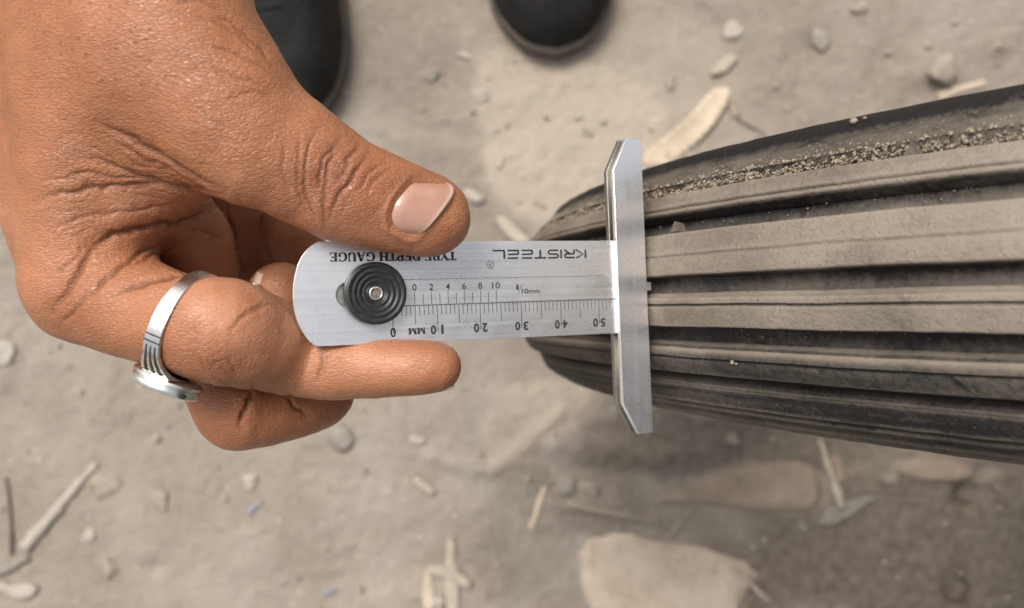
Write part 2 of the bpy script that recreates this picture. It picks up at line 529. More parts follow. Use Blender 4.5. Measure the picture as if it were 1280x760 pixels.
def build_wheel():
    root = empty('wheel', Matrix.Translation((TYRE_X, TYRE_Y, TYRE_R)) @ Matrix.Rotation(math.radians(-0.4), 4, 'X'))
    tag(root, 'dusty black ribbed tyre with straight worn grooves, touched by the steel gauge', 'tyre')
    # casing: groove floors under the ribs, shoulders with fine moulded lines, sidewalls
    prof, dust_shade = [], []  # dust amounts, with shade of grooves and lower ribs put in
    def add(phi, off, d):
        prof.append(pt(phi, off)); dust_shade.append(d)
    for ph in range(-150, -96, 6): add(ph, -3.0 + 3.0 * (ph + 150) / 54, 0.25)
    for ph, off, d in ((-94, 0.0, 0.40), (-90, 0.2, .5), (-87, 1.0, .55), (-84, 1.0, .5), (-82, 0.1, .25), (-78, 0.1, .5), (-76, 0.7, .62), (-74, 0.7, .55), (-73, 0.0, .35),
                       (-70, 0.0, .45), (-68.5, .7, .6), (-67, .7, .5), (-66, 0, .25), (-62, 0, .28), (-60.5, .5, .52), (-59, .5, .5), (-58, -.1, .18), (-56.5, .0, .22), (-55.8, .45, .45), (-55.0, .45, .42), (-54.4, -.2, .15), (-51, -.4, .26), (-50, -.6, .12), (-49, -2.6, .08),
                       (-46, -3.4, 0.05), (-41, -3.8, 0.06), (-37, -3.8, 0.08), (-33, -3.8, .1), (-28, -3.9, .28), (-23, -3.9, .16), (-18, -3.9, .06), (-12, -3.8, .1),
                       (-6, -3.9, .50), (-3.5, -3.9, .38), (0, -3.9, .20), (2.5, -3.9, .06), (12, -3.8, .1), (20, -3.9, .58), (23, -3.9, .46), (26, -3.9, .26), (28.5, -3.9, .06), (35, -3.8, .1),
                       (38.5, -3.8, .05), (41.5, -3.8, .06), (44.5, -3.2, .25), (46.3, -1.2, .45), (47.5, -.5, .5), (52, -.4, .48), (56, -.4, .40), (58, -.5, .35),
                       (59.5, .3, .12), (61.5, 1.2, .06), (64, 1.6, .08), (67, 1.5, .06), (70, .9, .05), (72, .2, .12), (76, 0, .35), (80, 0, .3), (88, 0, .3)):
        add(ph, off, d)
    for ph in range(94, 151, 6): add(ph, -3.0 * (ph - 94) / 54, 0.3)
    def jit(S, R, T):
        p = np.stack([S / 3.0, np.cos(T) * 90, np.sin(T) * 90], -1)
        return S + 0.10 * fbm(p, 2), R + 0.14 * fbm(p + 7, 2)
    o = link('casing', ring_mesh('casing', prof, 900, jit, dust_shade), M_RUBBER, root)
    # ribs, one ring each
    def rib(p1, p0, dtop, side_up, side_dn, lines=(), top=0.0, seed=0, ld=0.1):
        lo, hi = p0, p1                                # lo < hi in degrees
        deg = math.degrees(1 / A_SEC)                  # one millimetre on the crown
        pr, du = [], []
        def a(ph, off, d): pr.append(pt(ph, off)); du.append(d)
        a(lo - 0.5 * deg, -4.6, side_dn); a(lo - 0.35 * deg, -3.4, side_dn); a(lo - 0.15 * deg, -1.2, side_dn); a(lo, -0.45 + top, (side_dn + dtop) / 2 + .15)
        a(lo + .16 * deg, -0.12 + top, dtop + .22); a(lo + .45 * deg, 0.02 + top, dtop + .18); a(lo + 0.9 * deg, 0 + top, dtop)
        n = max(2, int((hi - lo) / 2.2))
        for i in range(1, n):
            ph = lo + (hi - lo) * i / n
            if all(abs(ph - q) > 1.6 for q in lines): a(ph, 0.05 + top, dtop)
            for q in lines:
                if abs(ph - q) <= (hi - lo) / n / 2:
                    a(q - 0.8, 0.03 + top, dtop); a(q - .35, -ld + top, dtop - .12 - .5 * ld); a(q + .2, -ld + top, dtop - .12 - .5 * ld); a(q + .5, .08 + top, dtop + .15); a(q + 1.0, 0.07 + top, dtop + .08)
        a(hi - 0.9 * deg, 0 + top, dtop); a(hi - .45 * deg, 0.02 + top, dtop + .15); a(hi - .16 * deg, -0.12 + top, dtop + .15); a(hi, -0.45 + top, (side_up + dtop) / 2)
        a(hi + 0.15 * deg, -1.2, side_up); a(hi + 0.22 * deg, -1.75, side_up); a(hi + .35 * deg, -1.95, dtop); a(hi + .85 * deg, -2.1, dtop); a(hi + .95 * deg, -2.4, side_up * .6); a(hi + 1.0 * deg, -3.4, side_up * .6); a(hi + 1.05 * deg, -4.6, side_up * .6)
        def jit(S, R, T):
            q = np.stack([S / 6.0 + seed * 9, np.cos(T) * 40, np.sin(T) * 40], -1)
            e = np.stack([S / 1.3 + seed * 5, np.cos(T) * 200, np.sin(T) * 200], -1)
            big = np.stack([S * 0 + seed * 3.3, np.cos(T) * 14, np.sin(T) * 14], -1)
            return S + 0.07 * fbm(q, 2) + 0.06 * fbm(e, 2) + 0.15 * vnoise(big), R + 0.14 * fbm(q + 3, 2) + 0.06 * fbm(e + 8, 2)
        return link('tread_rib', ring_mesh('tread_rib', pr, 900, jit, du), M_RUBBER, root)
    rib(38.5, 28.5, 0.84, 0.12, 0.18, (30.8,), 0.0, 1, 0.55)
    rib(19.5, 2.5, 0.88, 0.20, 0.22, (10.2,), 0.0, 2, 0.12)
    rib(-6.0, -17.5, 0.82, 0.95, 0.15, (-8.8,), 0.0, 3, 0.6)
    rib(-28.0, -38.0, 0.30, 1.0, 0.08, (-30.2,), 0.0, 4, 0.35)
    rib(-47.0, -52.5, 0.30, 0.55, 0.10, (), -1.0, 5, 0.0)
    # wheel: rim, hub, spokes, valve-free
    rim = [(-18, 214), (-20, 226), (-22, 240), (-24, 243), (-26, 240), (-25, 225), (-20, 208), (-10, 202), (0, 200), (10, 202), (20, 208), (25, 225), (26, 240), (24, 243), (22, 240), (20, 226), (18, 214), (10, 208), (0, 206), (-10, 208)]
    steel = mat_two('rim_steel', (0.30, 0.29, 0.28), (0.42, 0.41, 0.40), 60, 0.45, 0.0002)
    link('rim', ring_mesh('rim', [(s, r + 24) for s, r in rim], 240), steel, root)
    link('hub', ring_mesh('hub', [(-34, 12), (-34, 40), (-28, 42), (-26, 24), (26, 24), (28, 42), (34, 40), (34, 12)], 60), steel, root)
    bm = bmesh.new()
    bmesh.ops.create_cone(bm, cap_ends=True, segments=8, radius1=0.0016, radius2=0.0016, depth=1.0)
    sp = bpy.data.meshes.new('spoke'); bm.to_mesh(sp); bm.free(); sp.shade_smooth(); sp.materials.append(steel)
    for k in range(36):
        a0 = 2 * math.pi * k / 36
        sd_ = 0.027 if k % 2 else -0.027
        a1 = a0 + (0.35 if (k // 2) % 2 else -0.35)
        p0 = Vector((0.0385 * math.cos(a1), sd_, 0.0385 * math.sin(a1)))
        p1 = Vector((0.2265 * math.cos(a0), sd_ * 0.2, 0.2265 * math.sin(a0)))
        s = bpy.data.objects.new('spoke', sp)
        COL.objects.link(s)
        s.parent = root
        q = (p1 - p0).to_track_quat('Z', 'Y')
        s.matrix_local = Matrix.Translation((p0 + p1) / 2) @ q.to_matrix().to_4x4() @ Matrix.Diagonal((1, 1, (p1 - p0).length, 1))
    # sand caught in the outermost groove
    grain = []
    ico = bmesh.new(); bmesh.ops.create_icosphere(ico, subdivisions=1, radius=1.0)
    iv = np.array([v.co[:] for v in ico.verts]); jf = np.array([[v.index for v in f.verts] for f in ico.faces]); ico.free()
    VV, FF, n0 = [], [], 0
    def put(c, r):
        nonlocal n0
        sc = r * (1 + 0.5 * (rng.random(3) - .5))
        VV.append(c + iv * sc * (1 + 0.25 * (rng.random((len(iv), 1)) - .5))); FF.append(jf + n0); n0 += len(iv)
    for k in range(12000):
        th = math.radians(rng.uniform(-6, 50))
        ph = rng.normal(43.6, 1.6) if rng.random() > .16 else 45.5 + abs(rng.normal(0, 3.2))
        if ph < 40.3 + 0.8 * math.sin(th * 60) or ph > 56: continue
        clump = 0.5 + 0.5 * float(np.sin(th * 90) * np.sin(th * 37 + 1))
        lift = -2.9 + rng.random() * (1.2 + 1.3 * clump) if ph < 46 else (-0.6 if ph < 47.5 else -0.42)
        s_, r_ = pt(ph, lift)
        put(np.array([-r_ * math.cos(th), s_, r_ * math.sin(th)]) / 1000, (0.00008 + 0.00034 * rng.random() ** 2.2) * (1.6 if rng.random() < .06 else 1) * (.6 if ph > 47.5 else 1))
    for k in range(420):
        th = math.radians(rng.uniform(2, 48)); ph = rng.choice([rng.uniform(48, 57), rng.uniform(-24, -16), rng.uniform(22, 29), rng.uniform(-70, -50)])
        off = -0.35 if ph > 40 or ph < -49 else -3.5
        s_, r_ = pt(ph, off)
        put(np.array([-r_ * math.cos(th), s_, r_ * math.sin(th)]) / 1000, rng.uniform(0.00008, 0.00022))
    for th, ph, r in ((33.6, 61, .0008), (34.0, 62, .0005), (29.6, -30.5, .0006), (29.8, -31.0, .0004)):
        s_, r_ = pt(ph, 1.5 if ph > 0 else 0.2); t = math.radians(th)
        put(np.array([-r_ * math.cos(t), s_, r_ * math.sin(t)]) / 1000, r)
    g = link('sand_grains', np_mesh('sand_grains', np.concatenate(VV), np.concatenate(FF), False), mat_two('sand', (0.13, 0.10, 0.075), (0.44, 0.37, 0.28), 900, 0.9, 0.0001), root)
    tag(g, kind='stuff')
    # torn nibs of rubber on rib edges
    for th, ph, h in ((36.6, 40.4, 3.0), (26.4, 21.8, 2.6)):
        bm = bmesh.new()
        t = math.radians(th); s_, r_ = pt(ph, -0.6)
        c = Vector((-r_ * math.cos(t), s_, r_ * math.sin(t))) / 1000
        e = Vector((math.sin(t), 0, math.cos(t)))
        lat = Vector((0, 1, 0)); out = Vector((-math.cos(t), 0, math.sin(t)))
        vs_ = [bm.verts.new(c + (e * a + lat * b + out * o_) / 1000) for a, b, o_ in ((-1.3, -.8, 0.4), (1.3, -.8, 0.4), (0.2, h * .65, 0.1), (-1.3, -.8, -2.6), (1.3, -.8, -2.6), (.2, h * .5, -2.6))]
        for f in ((0, 1, 2), (3, 5, 4), (0, 3, 4, 1), (1, 4, 5, 2), (2, 5, 3, 0)): bm.faces.new([vs_[i] for i in f])
        bmesh.ops.recalc_face_normals(bm, faces=bm.faces)
        me = bpy.data.meshes.new('rubber_nib'); bm.to_mesh(me); bm.free()
        set_attr(me, 'dust_shade', [0.6] * len(me.vertices))
        link('rubber_nib', me, M_RUBBER, root)
    return root
build_wheel()

# ------------------------------------------------------------------ unseen load bed over the wheel, added to shade the ground and darken the gauge's reflection
def build_shade_cart():
    root = empty('shade_cart', Matrix.Translation((0.210, 0.016, 0.0)))
    tag(root, 'unseen dark bed of boards, added over the ribbed wheel for shade', 'shade_cart')
    wood = mat_two('shade_cart_wood', (0.05, 0.038, 0.028), (0.11, 0.085, 0.062), 30, 0.85, 0.001)
    iron = mat_two('shade_cart_iron', (0.035, 0.032, 0.03), (0.08, 0.07, 0.06), 60, 0.7, 0.0006)
    def box(name, x0, x1, y0, y1, z0, z1, mat, me=None, bev=0.004):
        if me is None:
            bm = bmesh.new(); bmesh.ops.create_cube(bm, size=1.0)
            for v in bm.verts:
                v.co.x *= (x1 - x0); v.co.y *= (y1 - y0); v.co.z *= (z1 - z0)
            bmesh.ops.bevel(bm, geom=bm.edges[:], offset=bev, segments=2, affect='EDGES', profile=.6)
            me = bpy.data.meshes.new(name); bm.to_mesh(me); bm.free(); me.materials.append(mat)
        o = bpy.data.objects.new(name, me); COL.objects.link(o); o.parent = root
        o.location = ((x0 + x1) / 2, (y0 + y1) / 2, (z0 + z1) / 2)
        return me
    pm = None
    for i in range(10):
        pm = box('shade_plank', 0, 2.0, -0.165 * (i + 1) + .003, -0.165 * i - .003, 0.735, 0.775, wood, pm)
    for x in (0.03, 0.62, 1.3, 1.9):
        box('crossbeam', x, x + .07, -1.60, -0.03, 0.672, 0.733, iron)
    box('axle', 0.095, 0.148, -1.60, -0.046, 0.303, 0.357, iron)
    for y in (-0.22, -1.42):
        box('spring_block', 0.085, 0.15, y - .03, y + .03, 0.36, 0.67, iron)
    return root
build_shade_cart()

# ------------------------------------------------------------------ tyre depth gauge
TILT, YAW = math.radians(23.6), math.radians(1.9)
_o = P(490, 366, 187)
_x = Vector((math.cos(TILT) * math.cos(YAW), math.cos(TILT) * math.sin(YAW), -math.sin(TILT)))
_y = Vector((0, 1, 0)); _y = (_y - _x * _y.dot(_x)).normalized()
_z = _x.cross(_y)
M_G = Matrix(((_x.x, _y.x, _z.x, _o.x), (_x.y, _y.y, _z.y, _o.y), (_x.z, _y.z, _z.z, _o.z), (0, 0, 0, 1)))

def plate_mesh(name, loops, z0, z1, bevel=0.0):
    """flat plate in mm from outer loop and holes, with softened edges"""
    cu = bpy.data.curves.new(name, 'CURVE')
    cu.dimensions = '2D'
    cu.fill_mode = 'BOTH'
    for lp in loops:
        s = cu.splines.new('POLY')
        s.points.add(len(lp) - 1)
        for p, (x, y) in zip(s.points, lp):
            p.co = (x, y, 0, 1)
        s.use_cyclic_u = True
    cu.extrude = (z1 - z0) / 2 - bevel
    cu.bevel_depth = bevel
    cu.bevel_resolution = 1
    cu.offset = -bevel
    o = bpy.data.objects.new(name, cu)
    COL.objects.link(o)
    me = bpy.data.meshes.new_from_object(o.evaluated_get(bpy.context.evaluated_depsgraph_get()))
    bpy.data.objects.remove(o)
    me.transform(Matrix.Translation((0, 0, (z0 + z1) / 2)))
    me.transform(Matrix.Scale(0.001, 4))
    me.materials.clear()
    me.name = name
    return me

def arc(cx, cy, r, a0, a1, n=24):
    return [(cx + r * math.cos(math.radians(a0 + (a1 - a0) * i / n)), cy + r * math.sin(math.radians(a0 + (a1 - a0) * i / n))) for i in range(n + 1)]

class Ink:
    """flat printed shapes collected into one mesh, mm, in the gauge's plane"""
    def __init__(self): self.v, self.f = [], []
    def quad(self, pts):
        n = len(self.v); self.v += pts; self.f.append(tuple(range(n, n + len(pts))))
    def bar(self, x0, y0, x1, y1):
        x0, x1 = sorted((x0, x1)); y0, y1 = sorted((y0, y1))
        self.quad([(x0, y0), (x1, y0), (x1, y1), (x0, y1)])
    def stroke(self, pts, w, xf=lambda p: p):
        if not isinstance(w, (list, tuple)): w = [w] * len(pts)
        L, R = [], []
        for i, p in enumerate(pts):
            a = pts[max(0, i - 1)]; b = pts[min(len(pts) - 1, i + 1)]
            dx, dy = b[0] - a[0], b[1] - a[1]
            l = math.hypot(dx, dy) or 1
            nx, ny = -dy / l, dx / l
            L.append(xf((p[0] + nx * w[i] / 2, p[1] + ny * w[i] / 2))); R.append(xf((p[0] - nx * w[i] / 2, p[1] - ny * w[i] / 2)))
        for i in range(len(pts) - 1):
            self.quad([R[i], R[i + 1], L[i + 1], L[i]])
    def build(self, name, z, parent, mat, th=0.03):
        v = [(x / 1000, y / 1000, z / 1000) for x, y in self.v]
        me = mesh_from(name, v, self.f, False)
        bm = bmesh.new(); bm.from_mesh(me)
        bmesh.ops.recalc_face_normals(bm, faces=bm.faces)
        for f in bm.faces:
            if f.normal.z < 0: f.normal_flip()
        bm.to_mesh(me); bm.free()
        return link(name, me, mat, parent)

def text_print(name, s, cx, cy, h, w, z, parent, flip=True, bold=0.0):
    cu = bpy.data.curves.new(name, 'FONT')
    cu.body = s
    cu.size = 1.0
    cu.offset = bold
    cu.resolution_u = 4
    o = bpy.data.objects.new(name, cu)
    COL.objects.link(o)
    me = bpy.data.meshes.new_from_object(o.evaluated_get(bpy.context.evaluated_depsgraph_get()))
    bpy.data.objects.remove(o)
    me.name = name
    co = np.array([v.co[:] for v in me.vertices])
    lo, hi = co.min(0), co.max(0)
    sx, sy = w / (hi[0] - lo[0]), h / (hi[1] - lo[1])
    m = Matrix.Translation((cx / 1000, cy / 1000, z / 1000)) @ Matrix.Rotation(math.pi if flip else 0, 4, 'Z') @ Matrix.Diagonal((sx / 1000, sy / 1000, 0.001, 1)) @ Matrix.Translation((-(lo[0] + hi[0]) / 2, -(lo[1] + hi[1]) / 2, 0))
    me.transform(m)
    me.materials.clear()
    return link(name, me, M_INK, parent)

def serif_line(ink, s, cx, cy, h, w, flip=True):
    TK, TN = 0.27, 0.11
    def bowl(cx_, cy_, rx, ry, a0, a1, n=12, tk=TK):
        pts, ws = [], []
        for i in range(n + 1):
            a = math.radians(a0 + (a1 - a0) * i / n)
            pts.append((cx_ + rx * math.cos(a), cy_ + ry * math.sin(a)))
            ws.append(TN + (tk - TN) * abs(math.cos(a)) ** 1.3)
        return pts, ws
    def ser(x, y, hw=0.2): return ([(x - hw, y), (x + hw, y)], TN)
    gl = {}
    v = lambda x: ([(x, 0), (x, 1)], TK)
    hz = lambda y, a, b: ([(a, y), (b, y)], TN)
    e = TN / 2
    gl['T'] = (0.85, [v(.42), ser(.42, e), hz(1 - e, .04, .80), ([(.06, 1), (.06, .74)], TN), ([(.78, 1), (.78, .74)], TN)])
    gl['Y'] = (0.92, [([(.12, 1), (.46, .45)], TK), ([(.82, 1), (.46, .45)], TN * 1.2), ([(.46, .5), (.46, 0)], TK), ser(.46, e), ser(.13, 1 - e, .15), ser(.80, 1 - e, .13)])
    gl['E'] = (0.80, [v(.2), hz(e, .03, .72), hz(1 - e, .03, .70), hz(.52, .2, .52), ([(.71, 0), (.71, .27)], TN), ([(.68, 1), (.68, .76)], TN), ([(.52, .65), (.52, .38)], TN)])
    gl['R'] = (0.90, [v(.2), ser(.2, e), hz(1 - e, .03, .45), bowl(.42, .74, .26, .225, 90, -90), hz(.515, .2, .45), ([(.45, .5), (.74, .03)], TK), ser(.80, e, .1)])
    gl['P'] = (0.80, [v(.2), ser(.2, e), hz(1 - e, .03, .45), bowl(.42, .72, .26, .245, 90, -90), hz(.475, .2, .45)])
    gl['D'] = (0.92, [v(.2), hz(e, .03, .42), hz(1 - e, .03, .42), bowl(.40, .5, .36, .455, 90, -90, 16)])
    gl['H'] = (0.98, [v(.2), v(.76), ser(.2, e), ser(.76, e), ser(.2, 1 - e), ser(.76, 1 - e), hz(.5, .2, .76)])
    gl['G'] = (0.95, [bowl(.48, .5, .37, .46, 50, 300, 20), ([(.76, .42), (.76, .08)], TK * .9), ser(.74, .42, .17), ([(.78, 1), (.78, .70)], TN)])
    gl['A'] = (0.92, [([(.44, 1), (.12, 0)], TN * 1.2), ([(.44, 1), (.76, 0)], TK), hz(.32, .22, .62), ser(.12, e, .14), ser(.76, e, .17)])
    gl['U'] = (0.94, [([(.2, 1), (.2, .33)], TK), ([(.74, 1), (.74, .33)], TN * 1.3), bowl(.47, .33, .27, .285, 180, 360, 14), ser(.2, 1 - e), ser(.74, 1 - e, .15)])
    gl['M'] = (1.12, [([(.16, 0), (.16, 1)], TN * 1.2), ([(.18, 1), (.55, .05)], TK), ([(.90, 1), (.55, .05)], TN * 1.2), ([(.92, 0), (.92, 1)], TK), ser(.15, e, .14), ser(.92, e), ser(.14, 1 - e, .14), ser(.94, 1 - e)])
    gl[' '] = (0.42, [])
    tot = sum(gl[c][0] for c in s)
    kx = w / tot
    x = 0
    sg = -1 if flip else 1
    for c in s:
        for pts, wd in gl[c][1]:
            ink.stroke(pts, wd, lambda p, x=x: (cx + sg * ((x + p[0]) * kx - w / 2), cy + sg * (p[1] - 0.5) * h))
        x += gl[c][0]

def wide_line(ink, s, cx, cy, h, w, flip=True):
    S = 0.20
    g = {
        'K': (1.25, [[(.08, 0), (.08, 1)], [(1.1, 1), (.35, .53), (1.15, 0)]]),
        'R': (1.35, [[(.08, 0), (.08, .5)], [(.0, .93), (.95, .93), (1.08, .82), (1.08, .62), (.95, .5), (.08, .5)], [(.55, .5), (1.15, 0)]]),
        'I': (0.42, [[(.15, 0), (.15, 1)]]),
        'S': (1.35, [[(1.15, .93), (.2, .93), (.06, .82), (.06, .62), (.2, .52), (.95, .5), (1.08, .38), (1.08, .18), (.95, .07), (.02, .07)]]),
        'T': (1.40, [[(.0, .93), (1.25, .93)], [(.62, .93), (.62, 0)]]),
        'E': (1.45, [[(1.2, .93), (.08, .93)], [(1.15, .5), (.08, .5)], [(1.2, .07), (.08, .07)], [(.08, .5), (.08, 0)]]),
        'L': (1.25, [[(.08, 1), (.08, .07)], [(.02, .07), (1.25, .07)]]),
    }
    tot = sum(g[c][0] for c in s)
    kx = w / tot
    sg = -1 if flip else 1
    x = 0
    for c in s:
        for pts in g[c][1]:
            ink.stroke(pts, S, lambda p, x=x: (cx + sg * ((x + p[0]) * kx - w / 2), cy + sg * (p[1] - .5) * h))
        x += g[c][0]

def lathe(name, prof, seg=64, jit=None):
    """prof [(r, z)] in mm about local z"""
    V, F = [], []
    n = len(prof)
    for i in range(seg):
        a = 2 * math.pi * i / seg
        for r, z in prof:
            V.append((r * math.cos(a) / 1000, r * math.sin(a) / 1000, z / 1000))
    for i in range(seg):
        k = (i + 1) % seg
        for j in range(n - 1):
            F.append((i * n + j, k * n + j, k * n + j + 1, i * n + j + 1))
    return mesh_from(name, V, F)

def build_gauge():
    root = empty('tyre_depth_gauge', M_G)
    tag(root, 'flat steel tyre depth gauge with black knob, pinched by the hand against the tyre', 'gauge')
    H = 11.0
    # front plate in two strips with the slider between them; the grip end is one round-ended piece
    end = [(-15.0, H)] + arc(-11.2, 0, 11.2, 103, 257, 30)[1:-1]
    end = [(max(x, -22.3), y) for x, y in end]
    left = [(-15.2, H), (-17.4, 9.5), (-19.0, 7.4), (-20.0, 4.8), (-20.6, 1.8), (-20.7, -1.2), (-20.3, -4.2), (-19.3, -6.9), (-17.8, -9.3), (-15.8, -H)]
    # smooth the end
    pts = np.array(left)
    tt = np.linspace(0, len(left) - 1, 40)
    sm = []
    for t in tt:
        i = int(min(max(1, math.floor(t)), len(left) - 3)); f = t - i
        p0, p1, p2, p3 = pts[i - 1], pts[i], pts[i + 1], pts[i + 2]
        sm.append(tuple(0.5 * ((2 * p1) + (-p0 + p2) * f + (2 * p0 - 5 * p1 + 4 * p2 - p3) * f * f + (-p0 + 3 * p1 - 3 * p2 + p3) * f ** 3)))
    g = 0.06
    outer = [(57, H)] + sm + [(57, -H), (57, -2.75 - g), (-3, -2.75 - g), (-3, 2.7 + g), (57, 2.7 + g)]
    slot = arc(-9.3, -0.2, 2.7, 90, 270, 14) + arc(-6.4, -0.2, 2.7, -90, 90, 14)
    link('front_plate', plate_mesh('front_plate', [outer, slot], -0.9, 0.0, 0.05), M_STEEL, root)
    link('slider', plate_mesh('slider', [[(-2.9, 2.7), (-2.9, -2.75), (62.0, -2.75), (62.6, -1.2), (64.6, -1.0), (64.6, 0.9), (62.6, 1.1), (62.0, 2.7)]], -0.9, -0.03, 0.03), M_STEEL, root)
    link('back_plate', plate_mesh('back_plate', [[(56, H - .5)] + [(x + .5, y * .96) for x, y in sm] + [(56, -H + .5)]], -1.75, -0.95, 0.05), M_STEEL_D, root)
    # cross bar: two plates clamp the blade
    def bar(x0, x1, y0, y1, cx, cy):
        return [(58.6 + (x - 58.6) - 0.0185 * y, y) for x, y in [(x0, y0 + cy), (x0 + cx, y0), (x1, y0), (x1, y1), (x0 + cx, y1), (x0, y1 - cy)]]
    link('bar_front_plate', plate_mesh('bar_front_plate', [bar(54.6, 62.6, -35.2, 35.2, 3.9, 7.6)], 0.04, 1.3, 0.12), M_STEEL_B, root)
    link('bar_back_plate', plate_mesh('bar_back_plate', [bar(54.6, 62.6, -35.2, 35.2, 3.9, 7.6)], -3.2, -1.8, 0.12), M_STEEL_E, root)
    sk = lambda lp: [(x - 0.0185 * y, y) for x, y in lp]
    link('bar_spacer', plate_mesh('bar_spacer', [sk([(55.3, -27.4), (58.8, -34.6), (62.2, -34.6), (62.2, -H - .2), (55.3, -H - .2)])], -1.75, -0.02, 0.0), M_STEEL_E, root)
    link('bar_spacer', plate_mesh('bar_spacer', [sk([(55.3, H + .2), (62.2, H + .2), (62.2, 34.6), (58.8, 34.6), (55.3, 27.4)])], -1.75, -0.02, 0.0), M_STEEL_E, root)
    # knob with stepped rings and hollow rivet
    KX, KY = -4.1, 0.0
    prof = [(0.0, .05), (6.4, .05), (6.55, .4), (6.55, 2.6), (6.4, 2.95), (5.6, 3.05), (5.45, 2.85), (5.1, 2.85), (4.9, 2.95), (4.5, 2.95), (4.35, 2.7), (4.0, 2.7), (3.8, 2.8),
            (3.4, 2.8), (3.25, 2.5), (2.9, 2.5), (2.7, 2.6), (2.35, 2.6), (2.2, 2.2), (1.5, 2.05), (1.2, 2.05), (0, 2.05)]
    kb = link('knob', lathe('knob', prof), M_PLASTIC, root)
    kb.location = (KX / 1000, KY / 1000, 0.00002)
    rv = link('rivet', lathe('rivet', [(1.05, 2.0), (1.08, 2.5), (1.2, 2.62), (1.42, 2.58), (1.55, 2.3), (1.55, 2.0)], 40), M_SILVER, kb)
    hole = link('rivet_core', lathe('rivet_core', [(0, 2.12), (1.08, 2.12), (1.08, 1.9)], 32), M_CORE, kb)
    # scale
    ink = Ink()
    ZI = 0.012
    for t in range(0, 54):
        L = 5.9 if t % 10 == 0 else (4.1 if t % 5 == 0 else 2.2)
        y0 = -2.95 if t > 1 else -5.0
        sl = 0.05
        ink.quad([(t - 0.07, y0), (t + .07, y0), (t + .07 + sl, -2.8 - L), (t - .07 + sl, -2.8 - L)])
    ink.bar(-2.5, -2.93, 54.5, -2.83)
    ink.build('scale_marks', ZI, root, M_INK)
    ink = Ink()
    for k in range(11):
        t = 5.0 + 1.9 * k
        ink.bar(t - .07, -2.62, t + .07, .15 if k % 2 == 0 else -.35)
    ink.build('vernier_marks', ZI - 0.03, root, M_INK)
    for k in range(0, 11, 2):
        w = 1.0 if k < 10 else 2.0
        text_print('numeral', str(k), 5.0 + 1.9 * k, 1.05, 1.45, w * .95, ZI - 0.03, root, flip=False, bold=0.012)
    text_print('numeral', '1', 29.2, 0.5, 1.25, 0.5, ZI - 0.03, root, flip=False, bold=.0)
    ik = Ink(); ik.stroke([(29.35, -.95), (30.25, 1.0)], .11); ik.build('fraction_stroke', ZI - 0.03, root, M_INK)
    text_print('unit_lettering', '10mm', 32.5, -0.42, 1.15, 4.5, ZI - 0.03, root, flip=False, bold=0.02)
    for t in range(0, 60, 10):
        if t == 0:
            text_print('numeral', '0', 0.0, -8.45, 2.05, 1.25, ZI, root, bold=.03)
        else:
            a, b = str(t)
            text_print('numeral', a, t + 1.05, -8.25, 2.05, 1.25 if a != '1' else .55, ZI, root, bold=.035 if a != '1' else .01)
            text_print('numeral', b, t - 0.98, -8.25, 2.05, 1.25, ZI, root, bold=.035)
    ink = Ink(); serif_line(ink, 'MM', 5.3, -8.35, 1.35, 3.9); ink.build('unit_lettering', ZI, root, M_INK)
    ink = Ink(); serif_line(ink, 'TYRE DEPTH GAUGE', 0.85, 7.7, 1.9, 27.8); ink.build('title_lettering', ZI, root, M_INK)
    ink = Ink(); wide_line(ink, 'KRISTEEL', 35.2, 7.95, 2.0, 23.6); ink.build('maker_lettering', ZI, root, M_INK)
    ink = Ink()
    ink.stroke([(22.75 + .82 * math.cos(a * math.pi / 16), 5.7 + .82 * math.sin(a * math.pi / 16)) for a in range(33)], .13)
    for pts in ([(.28, -.45), (.28, .45), (-.1, .45), (-.3, .3), (-.3, .1), (-.1, 0), (.28, 0)], [(0, 0), (-.32, -.45)]):
        ink.stroke([(22.75 - x, 5.7 - y) for x, y in pts], .13)
    ink.build('trade_mark', ZI, root, M_INK)
    return root
build_gauge()

# ------------------------------------------------------------------ hand
def C3(u, v, d):
    return np.array([(u - 640) / FPX * d, -(v - 380) / FPX * d, -d])       # mm, camera-centred axes (world axes, shifted)

def spline(cps, sub=6):
    """Catmull-Rom through control points (u, v, depth, radius)"""
    P4 = np.array([[*C3(u, v, d), r] for u, v, d, r in cps], float)
    if len(P4) == 2: sub = 2
    out = []
    n = len(P4)
    for i in range(n - 1):
        p0 = P4[max(0, i - 1)]; p1 = P4[i]; p2 = P4[i + 1]; p3 = P4[min(n - 1, i + 2)]
        for k in range(sub):
            t = k / sub
            out.append(0.5 * ((2 * p1) + (-p0 + p2) * t + (2 * p0 - 5 * p1 + 4 * p2 - p3) * t * t + (-p0 + 3 * p1 - 3 * p2 + p3) * t ** 3))
    out.append(P4[-1])
    return np.array(out)

def smin(a, b, k):
    h = np.clip(0.5 + 0.5 * (b - a) / k, 0, 1)
    return b + (a - b) * h - k * h * (1 - h)

